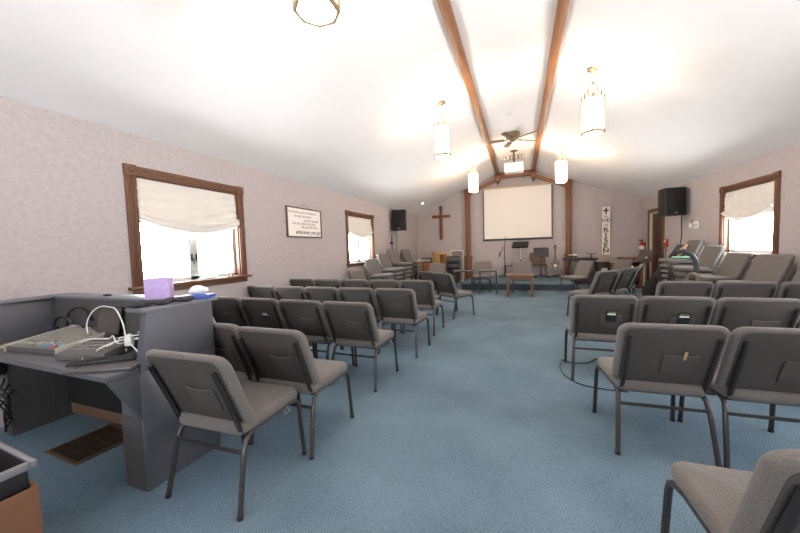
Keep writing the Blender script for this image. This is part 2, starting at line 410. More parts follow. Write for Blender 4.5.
# ------------------------------------------------------------------ chairs
def make_chair(label):
    t = thing('stacking_chair', label, 'chair')
    # seat
    poly = [(p[0], p[1]) for p in rrect(-.252, .252, -.215, .28, (.05, .05, .06, .06), 4)]
    def sf(p):
        x, y, z = p
        k = 1-.05*max(0, -y)/.2
        z2 = z+.02*y - (.10*max(0, y-.17)**1.2 if True else 0) - .25*max(0, y-.2)**1.5
        z2 += .006*(1-(x/.25)**2) if z > .44 else 0
        return (x*k, y, z2)
    MB().prism(poly, 'z', .395, .466).build('seat', FAB, t, bevel=.026, seg=3, fn=sf, ang=60)
    MB().box(-.225, .225, -.19, .23, .385, .40).build('seat_pan', DARKBAR, t, bevel=.004)
    # backrest: outline in x,z ; leans back
    lean = lambda z: -.160-(z-.44)*.42
    outl = rrect(-.273, .273, .445, .867, (.04, .04, .062, .062), 5)
    def bf(p):
        x, y, z = p
        bow = .016*(x/.27)**2
        return (x*(1-.07*(.86-z)), y+lean(z)+bow+ (.008*math.sin((z-.44)*7) if y > 0 else 0), z)
    MB().prism(outl, 'y', -.030, .030).build('backrest', FAB, t, bevel=.024, seg=4, fn=bf, ang=60)
    MB().prism(rrect(-.247, .247,   .462, .842, (.03, .03, .05, .05), 5), 'y', -.0325, -.022).build('back_panel', FAB_SHADE, t, bevel=.002, fn=bf)
    # book pocket on the rear face, slit slightly bowed
    pk = [(-.03, .53), (.15, .53), (.15, .675)] + [(.15-.18*i/8, .675-.010*math.sin(PI*i/8)) for i in range(1, 8)] + [(-.03, .675)]
    pk_ = MB().prism(pk, 'y', -.0355, -.031).build('book_pocket', FAB_SHADE, t, bevel=.001, fn=bf)
    edge = MB().tube([bf((-.025+.17*i/8, -.0365, .675-.010*math.sin(PI*i/8))) for i in range(9)], .0022, 5).build('pocket_edge', FAB, pk_)
    for s in (-1, 1):
        pts = [(s*.222, lean(.785)-.034, .785), (s*.221, lean(.65)-.036, .65), (s*.219, lean(.50)-.040, .50), (s*.218, lean(.44)-.044, .44), (s*.218, lean(.41)-.034, .405), (s*.218, -.155, .385), (s*.219, -.10, .383)]
        MB().tube(pts, .0135, 8).build('back_bar', DARKBAR, t)
        leg = MB().tube([(s*.228, -.10, .392), (s*.230, -.15, .385), (s*.234, -.185, .36), (s*.243, -.215, .27), (s*.259, -.27, .008)], .0145, 8).build('leg', FRAME, t)
        MB().tube([(s*.2587, -.269, .018), (s*.2595, -.2715, 0)], .0160, 8).build('glide', BLK, leg)
        leg = MB().tube([(s*.240, .15, .402), (s*.246, .205, .397), (s*.250, .235, .378), (s*.252, .248, .34), (s*.259, .274, .008)], .0145, 8).build('leg', FRAME, t)
        MB().tube([(s*.2587, .2735, .018), (s*.2592, .2745, 0)], .0160, 8).build('glide', BLK, leg)
        MB().tube([(s*.229, -.12, .391), (s*.239, .16, .402)], .0138, 8).build('side_rail', FRAME, t)
    MB().box(-.238, .238, -.222, -.212, .305, .325).build('stretcher', FRAME, t, bevel=.002)
    MB().tube([(.236, .10, .395), (.262, .10, .392), (.262, .10, .365), (.262, .145, .365), (.236, .145, .395)], .0028, 6).build('ganging_hook', CHROME, t)
    return t
proto = None
def chair(x, y, rz, label, group=None, z=0., tilt=None):
    global proto
    if proto is None:
        proto = make_chair(label); r = proto; r.location = (x, y, z); r.rotation_euler = (0, 0, rz)
        if group: r['group'] = group
        return r
    r = dup(proto, (x, y, z), rz, label, group, tilt)
    if not group and 'group' in r: del r['group']
    return r
def row_chair(xl, yf, rz, label, group):
    # xl = left edge at the back foot line, yf = y of the rear feet
    return chair(xl+.26, yf+.272, rz, label, group)
J = lambda a: random.uniform(-a, a)
GL, GR = 'chairs in the left block of rows', 'chairs in the right block of rows'
# left block
row_chair(-1.88, 1.165, R(1.5), 'taupe chair alone in front of the grey sound booth panel, nearest left chair', GL)
row_chair(-1.81, 1.69, R(0), 'taupe fabric chair right behind the nearest left chair, its seat open to the aisle', GL)
row_chair(-2.365, 1.73, R(-1), 'taupe fabric chair half hidden by the far edge of the sound booth panel', GL)
names3 = ['aisle chair', 'second from the aisle', 'third from the aisle', 'wall-end chair']
for i in range(4):
    row_chair(-1.815-.562*i, 2.72+.03*i, R(-1.5), 'grey chair in the left row just beyond the booth, ' + names3[i], GL)
pos = ['aisle chair', 'second from the aisle', 'third from the aisle', 'fourth from the aisle', 'wall-end chair']
for i in range(5):
    row_chair(-1.725-.551*i, 3.74+.024*i, R(-2), 'grey chair in second left row past the booth, ' + pos[i], GL)
for i in range(5):
    row_chair(-1.755-.548*i, 4.75+.025*i, R(-2.5), 'grey chair, third left row past the booth, ' + pos[i], GL)
chair(-1.23, 6.31, R(-36), 'grey chair turned inward at the aisle end of the farthest left row', GL)
chair(-1.63, 6.68, R(-36), 'grey chair turned inward, mostly hidden behind the farthest left aisle chair', GL)
# right block
row_chair(.56, 2.35, R(3), 'large taupe chair at the aisle, near right row, yellow tab in its back pocket', GR)
row_chair(1.12, 2.375, R(2), 'large taupe chair cut by the right picture edge, beside the yellow tab chair', GR)
row_chair(.475, 3.50, R(0), 'grey chair at the aisle in the middle right row, green card in its pocket', GR)
row_chair(1.02, 3.50, R(0), 'grey chair second from the aisle in the middle right row, green card pocket', GR)
row_chair(1.565, 3.50, R(0), 'grey chair third from the aisle in the middle right row', GR)
row_chair(1.58, 4.79, R(0), 'grey chair back, leftmost of the far right row before the ornament', GR)
row_chair(2.13, 4.79, R(0), 'grey chair back in the far right row, second from its aisle end', GR)
row_chair(2.68, 4.78, R(0), 'grey chair back in the far right row cut by the picture edge', GR)
chair(.815, 1.31, R(1), 'near taupe chair in the bottom right corner, only seat and back corner showing', GR)
# turned row beyond the right block
GA = 'turned chairs beyond the right block'
chair(1.20, 6.67, R(44), 'grey chair turned towards the stage, nearest of three slanted backs by the right aisle', GA)
chair(1.64, 7.28, R(50), 'grey chair turned towards the stage, middle of the three slanted backs', GA)
chair(2.0, 7.98, R(70), 'grey chair seen nearly edge-on, farthest of the three slanted backs', GA)
# loose chairs near the stage
GS = 'loose chairs in front of the stage'
chair(1.40, 9.78, R(118), 'brown-grey chair facing left in front of the dark keyboard cabinet', GS)
chair(2.36, 10.1, R(118), 'brown-grey chair behind the three slanted chairs, near the oak side table', GS)
chair(-1.10, 9.95, R(180), 'brown-grey chair facing the camera behind the right tray table', GS)
chair(.05, 9.80, R(180), 'brown-grey chair facing the camera behind the low wooden table', GS)
chair(-2.45, 9.35, R(165), 'brown-grey chair facing the camera in front of the pine bookcase', GS)
# stacks
def stack(x, y, rz, n, where, grp, pitch=.118, seq=None):
    words = {1: ['only chair'], 2: ['bottom chair', 'top chair'], 3: ['bottom chair', 'middle chair', 'top chair'],
             4: ['bottom chair', 'second chair up', 'third chair up', 'top chair'],
             5: ['bottom chair', 'second chair up', 'middle chair', 'fourth chair up', 'top chair'],
             6: ['bottom chair', 'second chair up', 'third chair up', 'fourth chair up', 'fifth chair up', 'top chair']}[n]
    fx, fy = -math.sin(rz), math.cos(rz)
    for k in range(n):
        o = .022*k
        chair(x-fx*o*-1, y+fy*o, rz, '%s of the stack %s' % (words[k], where) if n > 1 else 'single chair %s' % where, grp, z=pitch*k)
GSL, GSR = 'chairs stacked along the left wall', 'chairs stacked along the right wall'
LS = [(-3.47, 6.93, 1, 'low under the second left window, nearest the rows'), (-3.47, 7.72, 3, 'under the far edge of the second left window'),
      (-3.45, 8.42, 4, 'just past the second left window'), (-3.45, 9.10, 5, 'below the pole clamp on the left wall'), (-3.40, 10.15, 5, 'below the left wall speaker')]
for x, y, n, wd in LS: stack(x, y, R(-101), n, wd, GSL)
RS = [(3.35, 8.80, 92, 5, 'under the thermostat, right wall'), (3.30, 7.98, 94, 4, 'left of the right window'), (3.27, 7.2, 95, 3, 'below the right window'), (3.22, 6.25, 102, 3, 'right of the right window'), (3.36, 5.6, 100, 3, 'at the right picture edge')]
for x, y, a, n, wd in RS: stack(x, y, R(a), n, wd, GSR)
# pocket cards and tab
def pocket_card(cx, cy, rz, label, dx=.06, grp='cards tucked in chair pockets'):
    o = thing('pocket_card', label, 'card', (cx, cy, 0), rz, grp)
    ln = lambda z: -.160-(z-.44)*.42-.040
    z0 = .655
    def sh(p): return (p[0], p[1]+ln(p[2]), p[2])
    MB().box(dx-.042, dx+.042, -.003, .0, .61, .722).build('black_folder', BLK, o, fn=sh)
    MB().box(dx-.034, dx+.034, -.005, -.003, .676, .692).build('white_strip', WHT, o, fn=sh)
    MB().box(dx-.03, dx+.034, -.005, -.003, .699, .711).build('green_strip', GREEN, o, fn=sh)
    return o
pocket_card(.475+.26, 3.772, 0, 'black folder with green and white strips in the right aisle chair pocket')
pocket_card(1.02+.26, 3.772, 0, 'black folder with green and white strips in the second right chair pocket')
pocket_card(-1.815-.562*2+.26, 2.72+.06+.272, R(-1.5), 'black folder with green and white strips in a left row chair pocket', dx=.07)
o = thing('pocket_pen', 'yellow wooden pen clipped over a near right chair pocket', 'pen', (.56+.26, 2.622, 0), R(3))
def sh(p): return (p[0], p[1]-.160-(p[2]-.44)*.42-.040, p[2])
MB().box(.066, .080, -.006, 0, .645, .70).build('barrel', mat('yellow wood', 'b58e55', .5), o, fn=sh)

# ------------------------------------------------------------------ lanterns
def make_lantern(label):
    t = thing('pendant_lantern', label, 'pendant lamp', group='pendant lanterns')
    Rr = .148; n = 8; zb, zt = 0., .52
    MB().lathe([(.085, .965), (.085, .95), (.07, .93), (.03, .915), (.012, .90)], n=20).build('canopy', BRASS, t)
    ch = MB()
    for k in range(7):
        zc = .905-.028*k
        pts = [(.011*math.cos(a)*(1 if k % 2 else 0)+0, .011*math.cos(a)*(0 if k % 2 else 1), zc+.02*math.sin(a)) for a in [2*PI*i/10 for i in range(10)]]
        ch.tube(pts, .004, 5, closed=True)
    ch.tube([(0, 0, .92), (.02, .01, .85), (.025, -.01, .79), (.0, 0, .73), (-.06, .03, .70), (-.075, .03, .64), (-.05, .02, .60)], .004, 5)
    ch.build('chain', BRASS, t)
    cr = MB()
    for k in range(4):
        a = 2*PI*k/4+.39; c, s_ = math.cos(a), math.sin(a)
        pts = [(Rr*.62*c, Rr*.62*s_, .535)] + [(Rr*.62*c*(1-(i/6)**2), Rr*.62*s_*(1-(i/6)**2), .60+.13*math.sin(i/6*PI/2)) for i in range(7)]
        cr.tube(pts, .006, 6)
    cr.lathe([(.03, .71), (.034, .725), (.02, .75), (.012, .76)], n=10)
    cr.build('crown', NICK, t)
    cage = MB()
    for k in range(n):
        a = 2*PI*(k+.5)/n; c, s_ = math.cos(a), math.sin(a)
        cage.tube([((Rr+.003)*c, (Rr+.003)*s_, -.02), ((Rr+.003)*c, (Rr+.003)*s_, .55), (Rr*c, Rr*s_, .60)], [.0095, .0095, .002], 6)
        a2 = 2*PI*(k+1.5)/n; P0 = Vector((Rr*c, Rr*s_, 0)); P1 = Vector((Rr*math.cos(a2), Rr*math.sin(a2), 0))
        cage.tube([P0.lerp(P1, i/6)+Vector((0, 0, .485+.045*math.sin(PI*i/6))) for i in range(7)], .005, 5)
    for (za, zc) in ((-.022, .016),):
        r0, r1 = Rr-.008, Rr+.009
        vs = []; fs = []
        for rr, z in ((r1, za), (r1, zc), (r0, zc), (r0, za)):
            vs += [(rr*math.cos(2*PI*(k+.5)/n), rr*math.sin(2*PI*(k+.5)/n), z) for k in range(n)]
        for i in range(4): fs += [(i*n+k, i*n+(k+1) % n, ((i+1) % 4)*n+(k+1) % n, ((i+1) % 4)*n+k) for k in range(n)]
        cage.add(vs, fs)
    cage.tube([(Rr*math.cos(2*PI*(k+.5)/n), Rr*math.sin(2*PI*(k+.5)/n), .53) for k in range(n)], .006, 5, closed=True)
    cage.tube([(Rr*.62*math.cos(2*PI*k/16), Rr*.62*math.sin(2*PI*k/16), .535) for k in range(16)], .005, 5, closed=True)
    for k in range(4):
        a = 2*PI*k/4+.39; cage.tube([(Rr*.62*math.cos(a), Rr*.62*math.sin(a), .535), (Rr*.96*math.cos(a), Rr*.96*math.sin(a), .532)], .005, 5)
    cage.build('cage', NICK, t, ang=30)
    for k in range(n):
        a, a2 = 2*PI*(k+.5)/n, 2*PI*(k+1.5)/n; q = Rr-.010
        A = Vector((q*math.cos(a), q*math.sin(a), 0)); B = Vector((q*math.cos(a2), q*math.sin(a2), 0))
        A, B = A.lerp(B, .04), A.lerp(B, .96); nn = Vector((math.cos((a+a2)/2), math.sin((a+a2)/2), 0))*.004
        top = [A.lerp(B, 1-i/6)+Vector((0, 0, .478+.044*math.sin(PI*i/6))) for i in range(7)]
        loop = [A+Vector((0, 0, .005)), B+Vector((0, 0, .005))]+top; m = len(loop)
        MB().add([tuple(p) for p in loop]+[tuple(p-nn) for p in loop], [tuple(range(m)), tuple(range(m, 2*m))[::-1]]+[(i, (i+1) % m, m+(i+1) % m, m+i) for i in range(m)]).build('glass_panel', LAMPG, t, smooth=False)
    MB().lathe([(.135, -.008), (.13, -.02), (.10, -.038), (.05, -.05), (.01, -.053)], n=16).build('bottom_diffuser', LAMPG, t)
    t.scale = (.93, .93, .93)
    return t
LZ = 2.936
LAMPS = [(-1.235, 5.58, 'pendant lantern hanging left of the beams, middle of the left three'),
         (1.0, 5.43, 'large pendant lantern hanging right of the beams, nearer the camera'),
         (-1.225, 9.45, 'small far pendant lantern in front of the left post top'),
         (1.0, 9.2, 'small far pendant lantern in front of the right post top'),
         (-1.225, 1.88, 'nearest pendant lantern cut by the top picture edge'),
         (1.0, 1.88, 'pendant lantern beside the camera, above the right rows')]
P_LAMP = 11.
lant = None; lc = None
for (x, y, lb) in LAMPS:
    if lant is None: lant = make_lantern(lb); lant.location = (x, y, LZ); lant.rotation_euler = (0, 0, .2)
    else:
        lc = dup(lant, (x, y, LZ), random.uniform(0, .7), lb)
    if y > 3:     # equal lanterns; glow raised with distance to brighten and warm the back
        for q in (lant if lc is None else lc).children:
            if q.name.startswith(('glass_panel', 'bottom_diffuser')):
                q.material_slots[0].link = 'OBJECT'; q.material_slots[0].material = LAMPF if y > 8 else LAMPM
    L = bpy.data.lights.new('lantern_bulb', 'POINT'); L.energy = P_LAMP; L.color = (1., .78, .56); L.shadow_soft_size = .02
    lo = bpy.data.objects.new('lantern_bulb', L); COL.objects.link(lo); lo.location = (x, y, LZ+.40)

# ------------------------------------------------------------------ fan, detector, projector, spot
f = thing('ceiling_fan', 'five-blade ceiling fan with brass motor between the beams', 'ceiling fan', (XC, 8.35, ZT))
MB().lathe([(.16, 0), (.165, -.02), (.165, -.09), (.14, -.12), (.12, -.13)], n=24).build('motor_housing', BRASS, f)
MB().lathe([(.07, -.125), (.08, -.14), (.075, -.17), (.04, -.20), (.01, -.205)], n=18).build('switch_cup', BRASS, f)
for k in range(5):
    M = Matrix.Rotation(2*PI*k/5+R(36), 4, 'Z')
    bl = MB().prism([(.20, -.05), (.22, -.055), (.58, -.07), (.61, -.05), (.61, .05), (.58, .07), (.22, .055), (.20, .05)], 'z', -.004, .004, M @ Matrix.Translation((0, 0, -.15)) @ Matrix.Rotation(R(11), 4, 'X')).build('blade', mat('fan blade wood', '6b5444', .4, noise=.15, nscale=6), f, bevel=.002)
    MB().tube([(.07, 0, -.14), (.15, 0, -.145), (.24, 0, -.15)], [.012, .009, .018], 6, M, flat=.6).build('blade_iron', BRASS, bl)
s = thing('smoke_detector', 'round white smoke detector on the flat ceiling strip', 'smoke detector', (XC, 7.1, ZT))
MB().lathe([(.075, 0), (.075, -.02), (.065, -.035), (.03, -.045), (.01, -.046)], n=20).build('cover', WHT, s)
MB().lathe([(.088, .0), (.088, -.008), (.07, -.012)], n=20).build('base_ring', CREAM, s)
p = thing('ceiling_projector', 'white projector hanging on a dark pole below the ceiling strip', 'projector', (XC, 9.9, ZT))
MB().lathe([(.10, 0), (.10, -.015), (.05, -.03), (.03, -.04)], n=18).build('ceiling_plate', NICK, p)
MB().tube([(0, 0, -.03), (0, 0, -.39)], .022, 10).build('pole', BLK, p)
br = MB().box(-.28, .28, -.09, -.08, -.27, -.255).box(-.28, .28, -.09, -.08, -.145, -.135).box(-.03, .03, -.09, .03, -.27, -.14)
for k in range(13):
    x = -.275+.55*k/12; br.box(x-.006, x+.006, -.088, -.082, -.26, -.14)
for k in range(5):
    x = -.22+.11*k; br.box(x-.025, x+.025, -.092, -.08, -.235, -.17)
br.build('mount_bracket', NICK, p)
pb = MB().box(-.25, .25, -.20, .16, -.62, -.37).build('body', mat('projector white', 'f1efec', .4), p, bevel=.02, seg=3)
MB().lathe([(.055, 0), (.055, .03), (.045, .035), (.04, .02)], n=20, M=Matrix.Translation((.12, .16, -.49)) @ Matrix.Rotation(R(-90), 4, 'X')).build('lens', BLK, pb)
v = MB()
for k in range(8): v.box(-.19, .04, -.204, -.20, -.59+.022*k, -.58+.022*k)
v.build('vent', SILVER, pb)
s = thing('recessed_spotlight', 'small lit recessed spotlight on the left ceiling slope near the back', 'ceiling light', (-3.3, 11.38, 2.965))
s.rotation_euler = (0, -math.atan(.41), 0)
MB().lathe([(.05, .03), (.06, .012), (.055, .002), (.04, 0)], n=18).build('trim_ring', WHT, s)
MB().lathe([(.038, .004), (.03, -.008), (.01, -.012)], n=14).build('bulb', mat('lit bulb', 'ffffff', .4, emit=(1, .85, .62), estr=14), s)


# ------------------------------------------------------------------ wall items
# projection screen (hung a little out of level)
s = thing('projection_screen', 'large white projection screen with black border on the back wall', 'screen', (-.10, D-.06, 2.53))
MB().box(-1.165, 1.165, -.006, 0, -.93, .93).build('screen_surface', SCREEN, s, smooth=False)
bd = MB().box(-1.20, -1.165, -.012, .004, -.97, .93).box(1.165, 1.20, -.012, .004, -.97, .93).box(-1.20, 1.20, -.012, .004, -.97, -.93)
bd.build('black_border', BLK, s)
MB().box(-1.24, 1.30, -.045, .055, .93, 1.02).build('screen_case', mat('case taupe', 'b5a08c', .5), s, bevel=.015)
MB().tube([(-1.22, -.01, -.985), (1.22, -.01, -.985)], .014, 8).build('bottom_bar', BLK, s)
# cross
c = thing('wooden_cross', 'plain brown wooden cross on the back wall', 'cross', (-2.945, D-.026, 2.33))
MB().box(-.062, .062, -.03, .025, -.67, .67).build('upright', BEAMZ, c, bevel=.006)
MB().box(-.365, .365, -.032, .02, .19, .305).build('crossbar', mat('cross wood', '70401f', .5, noise=.2, nscale=6, stretch=(.7, 6, 6)), c, bevel=.006)
# He is risen sign
s = thing('vertical_wall_sign', 'tall narrow cream sign reading HE IS RISEN with a small cross', 'sign', (2.745, D-.03, 1.74))
MB().box(-.125, .125, -.006, .012, -.815, .815).build('board', CREAM, s)
MB().box(-.14, -.125, -.012, .012, -.83, .83).box(.125, .14, -.012, .012, -.83, .83).box(-.125, .125, -.012, .012, .815, .83).box(-.125, .125, -.012, .012, -.83, -.815).build('frame', mat('weathered frame', '8d7c70', .6), s)
FACE = Matrix.Rotation(R(90), 4, 'X')
def letters(parent, txt, size, x, z, m=INK, y=-.010, name='lettering', **k):
    me = text_mesh(txt, size, m, **k); me.transform(Matrix.Translation((x, y, z)) @ FACE); return link(name, me, parent)
MB().box(-.022, .022, -.010, -.006, .56, .78).box(-.085, .085, -.010, -.006, .66, .705).build('painted_cross', INK, s)
letters(s, 'HE', .19, 0, .345, bold=.001)
letters(s, 'is', .17, 0, .195, shear=.35, m=mat('grey ink', '6d6059', .7))
MB().box(-.07, .07, -.009, -.006, .48, .50).box(-.045, .055, -.009, -.006, .455, .468).build('painted_scroll', mat('rust ink', 'b07860', .7), s)
for k, ch in enumerate('RISEN'):
    zc = .02-.175*k
    lt = letters(s, ch, .20, 0, zc, bold=.004); lt.scale = (1.25, 1, 1)
    sf = MB()
    feet = {'R': [(-.06, -1), (.06, -1), (-.06, 1)], 'I': [(0, -1), (0, 1)], 'S': [], 'E': [(-.05, -1), (-.05, 1)], 'N': [(-.06, -1), (-.06, 1), (.065, 1)]}[ch]
    for fx, e in feet: sf.box(fx-.036, fx+.036, -.010, -.006, zc+e*.066-.008, zc+e*.066+.008)
    if feet: sf.build('serifs', INK, s)
MB().tube([(-.06, 0, .83), (0, .015, .90), (.06, 0, .83)], .004, 5).build('hanging_wire', INK, s)
# framed verse, left wall
s = thing('framed_verse', 'white framed lettered verse in a thin dark frame on the left wall', 'picture', (WL+.012, 5.33, 1.915), R(90))
MB().box(-.525, .525, -.004, .008, -.265, .265).build('print', mat('verse paper', 'ece4de', .7), s)
MB().box(-.545, -.515, -.018, .01, -.287, .287).box(.515, .545, -.018, .01, -.287, .287).box(-.515, .515, -.018, .01, .262, .287).box(-.515, .515, -.018, .01, -.287, -.262).build('frame', mat('walnut frame', '5b4a42', .5), s, bevel=.003)
GI = mat('grey letters', '857b76', .7)
for txt, sz, x, z in (('BE STRONG AND COURAGEOUS', .058, -.06, .19), ('DO NOT BE AFRAID', .058, -.06, .115), ('OR DISCOURAGED', .058, .20, .04), ('FOR THE LORD YOUR GOD', .058, -.03, -.025), ('WILL BE WITH YOU', .058, .13, -.09)):
    letters(s, txt, sz, x, z, m=GI, y=-.006, extrude=.001)
letters(s, 'wherever you go', .115, .09, -.185, y=-.006, shear=.3, extrude=.001)
MB().tube([(-.2, 0, .29), (0, .006, .36), (.2, 0, .29)], .003, 5).build('hanging_wire', INK, s)
# speakers
def speaker(x, y, z, rz, label, w=.46, h=.66, d=.38):
    s = thing('wall_speaker', label, 'speaker', (x, y, z), rz, 'black wall speakers')
    MB().prism([(-w/2, -d/2), (w/2, -d/2), (w/2*.72, d/2), (-w/2*.72, d/2)], 'z', -h/2, h/2).build('cabinet', BLK, s, bevel=.012)
    MB().box(-w/2+.02, w/2-.02, -d/2-.014, -d/2-.001, -h/2+.02, h/2-.02).build('grille', BLKC, s, bevel=.008)
    MB().box(-.03, .03, -d/2-.018, -d/2-.014, -h/2+.05, -h/2+.07).build('badge', SILVER, s)
    MB().box(*((-.31, -w/2+.05) if x < 0 else (w/2-.05, .33)), .02, .12, -.04, .04).build('wall_bracket', BLK, s, bevel=.005)
    return s
speaker(-3.66, 9.95, 2.27, R(4), 'black speaker mounted high on the left wall near the cross')
speaker(3.44, 9.72, 2.27, R(14), 'black speaker mounted high on the right wall beside the door')
solo('speaker_cable', MB().tube([(0, 0, 0), (0, .01, -.3), (0, -.01, -.8), (0, 0, -1.25)], .008, 6), BLK, 'black cable dropping from the left wall speaker', 'cable', (WL+.012, 10.35, 2.0))
solo('speaker_cable', MB().tube([(0, 0, 0), (0, .02, -.25), (0, -.02, -.55), (0, .03, -.75), (0, .01, -1.2)], .009, 6), BLK, 'black cable dropping from the right wall speaker', 'cable', (WR-.012, 9.98, 2.05))
# pole clamp on left wall
s = thing('pole_clamp', 'small black pole with clamp standing behind a left wall chair stack', 'stand', (-3.84, 9.6, 0))
MB().tube([(0, 0, 0), (0, 0, 1.72)], .013, 8).build('pole', BLK, s)
MB().tube([(0, 0, .02), (.12, .0, .0)], .012, 6).tube([(0, 0, .02), (-.06, .1, 0)], .012, 6).tube([(0, 0, .02), (-.06, -.1, 0)], .012, 6).build('foot', BLK, s)
MB().box(-.04, .04, -.07, .07, 1.50, 1.56).tube([(0, -.05, 1.53), (.03, -.09, 1.56)], .018, 8).build('clamp', BLK, s, bevel=.01)
MB().tube([(0, 0, 1.58), (.01, -.02, 1.66), (0, -.01, 1.78)], [.024, .02, .012], 8).build('microphone', BLK, s)
# thermostat plates
s = thing('switch_plates', 'white thermostat and switch plates on the right wall', 'thermostat', (WR-.001, 9.38, 1.68))
MB().box(-.014, 0, -.19, .02, -.085, .085).build('double_plate', WHT, s, bevel=.004)
MB().box(-.035, 0, .06, .17, -.06, .05).build('thermostat_body', WHT, s, bevel=.008)
MB().box(-.024, -.014, -.15, -.12, -.02, .03).box(-.024, -.014, -.06, -.03, -.02, .03).build('toggle', SILVER, s)
MB().tube([(-.01, .05, .06), (-.02, .02, .13), (-.02, .1, .10), (-.01, .11, .05)], .006, 6).build('wire_loop', SILVER, s)
# fire alarm
s = thing('fire_alarm', 'red fire alarm box on the right wall by the door casing', 'alarm', (WR-.001, 10.83, 1.28))
MB().box(-.05, 0, -.09, .09, -.10, .10).build('body', RED, s, bevel=.01)
MB().box(-.056, -.05, -.07, .07, .02, .07).build('white_band', WHT, s)
MB().tube([(-.02, 0, -.10), (-.02, .03, -.3), (-.02, .05, -.5)], .008, 6).build('conduit', BLK, s)
# fire extinguisher on the back wall
s = thing('fire_extinguisher', 'red fire extinguisher hanging on the right wall between the door and the corner', 'fire extinguisher', (WR-.09, 12.47, .96), R(-90))
MB().lathe([(.06, 0), (.072, .02), (.072, .30), (.055, .345), (.025, .365), (.022, .39)], n=18).build('cylinder', RED, s)
MB().lathe([(.0735, .12), (.0735, .24)], n=18).build('paper_label', CREAM, s)
MB().box(-.02, .02, -.09, .03, .39, .41).box(-.018, .018, -.1, .0, .425, .44).lathe([(.02, .385), (.02, .425)], n=10).build('handle', BLK, s)
MB().tube([(-.02, -.01, .40), (-.07, -.01, .38), (-.09, -.01, .30), (-.088, -.01, .14)], .01, 7).build('hose', BLK, s)
MB().box(-.05, .05, .072, .09, .1, .34).build('wall_bracket', BLK, s)

# ------------------------------------------------------------------ sound booth
bx0, bx1, by0, by1 = -3.68, -2.02, 1.15, 1.63
B = thing('sound_booth', 'grey painted sound booth with raised ledge around its desk', 'desk', (0, 0, 0))
# right side: thick pedestal below, thin panel above
MB().box(bx1-.19, bx1, by0, by1, 0, .70).build('right_pedestal', DESK, B, bevel=.004)
MB().prism([(by0+.005, .70), (by1, .70), (by1, 1.04), (by0+.06, 1.04)], 'x', bx1-.05, bx1-.0005).build('right_panel', DESK, B, bevel=.003)
MB().box(bx1-.1905+.0, bx1-.02, by0-.004, by0, .0, .43).build('end_board', DESKD, B)
MB().prism([(1.005, .70), (by0, .70), (by0, .43)], 'x', bx1-.04, bx1-.003).build('bracket', DESK, B, bevel=.002)
MB().box(bx0-.09, bx0, by0+.05, by1, 0, .70).build('left_pedestal', DESKD, B, bevel=.004)
MB().prism([(by0-.08, .73), (by1, .73), (by1, 1.04), (by0+.06, 1.04)], 'x', bx0-.03, bx0+.0).build('left_panel', DESK, B, bevel=.003)
MB().box(bx0-.06, bx1-.05, 1.50, 1.53, .42, 1.04).build('back_panel', DESKD, B, bevel=.003)
MB().box(bx0-.12, bx1-.05, 1.49, by1+.05, 1.035, 1.055).box(bx0-.12, bx0+.03, by0+.04, 1.49, 1.035, 1.055).box(bx1-.16, bx1-.0, by0+.04, by1+.05, 1.035, 1.056).build('ledge', mat('grey ledge', '6b6d73', .45, noise=.04, nscale=12), B, bevel=.004)
MB().prism([(bx0-.06, 1.02), (bx1-.02, 1.0), (bx1, 1.15), (bx1-.05, 1.16), (bx1-.05, 1.5), (bx0-.06, 1.5)], 'z', .70, .735).build('desktop', mat('grey desktop', '57585d', .4, noise=.04, nscale=10), B, bevel=.004)
MB().box(bx0, bx1-.19, 1.55, 1.60, 0.02, .12).build('base_rail', mat('brown rail', '6e5240', .7), B, bevel=.004)
MB().box(bx0, bx1-.19, 1.54, 1.56, .12, .44).build('shade_panel', mat('under-desk shade', '1b1918', .8), B)  # dark sheet standing in for the shade in the open back
# mixer
M_ = thing('mixing_console', 'pale grey audio mixing console with rows of knobs on the booth desk', 'mixer', (-3.09, 1.295, .736), R(6))
wd, dp = .26, .175
body = MB().prism([(-dp, 0), (dp, 0), (dp, .085), (-dp, .04)], 'x', -wd+.02, wd-.02).build('chassis', mat('mixer face', '6c6a66', .5, noise=.06, nscale=40), M_, bevel=.004)
for sx in (-1, 1):
    MB().prism([(-dp-.012, 0), (dp+.005, 0), (dp+.005, .090), (-dp-.012, .048)], 'x', sx*(wd-.02)-.014+sx*.012, sx*(wd-.02)+.014+sx*.012).build('side_cheek', mat('cream cheek', 'a59f94', .4), M_, bevel=.008)
MB().box(-wd+.02, wd-.02, -dp-.010, -dp-.0005, .002, .038).build('front_edge', mat('mixer front', '55524f', .4), M_)
kn = MB(); zf = lambda y: .04+(y+dp)/(2*dp)*.045
for i in range(20):
    for j in range(9):
        x = -wd+.045+(2*wd-.09)*i/19; y = -.065+.22*j/8
        kn.lathe([(.0085, 0), (.0075, .013), (.003, .014)], (x, y, zf(y)), 7)
ko = kn.build('rotary_knobs', mat('knob grey', '8f8b82', .5), M_); ko['kind'] = 'stuff'
fd = MB()
for i in range(20):
    x = -wd+.045+(2*wd-.09)*i/19; yy = -.135+.04*random.random(); fd.box(x-.006, x+.006, yy-.010, yy+.010, zf(yy)-.001, zf(yy)+.010)
fo = fd.build('fader_caps', mat('fader white', 'a9a69e', .5), M_)
MB().box(.07, .13, -.150, -.135, .043, .055).box(.15, .20, -.130, -.115, .046, .058).build('blue_buttons', mat('button blue', '4a8fb8', .5), M_)
MB().box(.15, .20, -.165, -.148, .042, .054).build('red_buttons', mat('button red', 'b0505a', .5), M_)
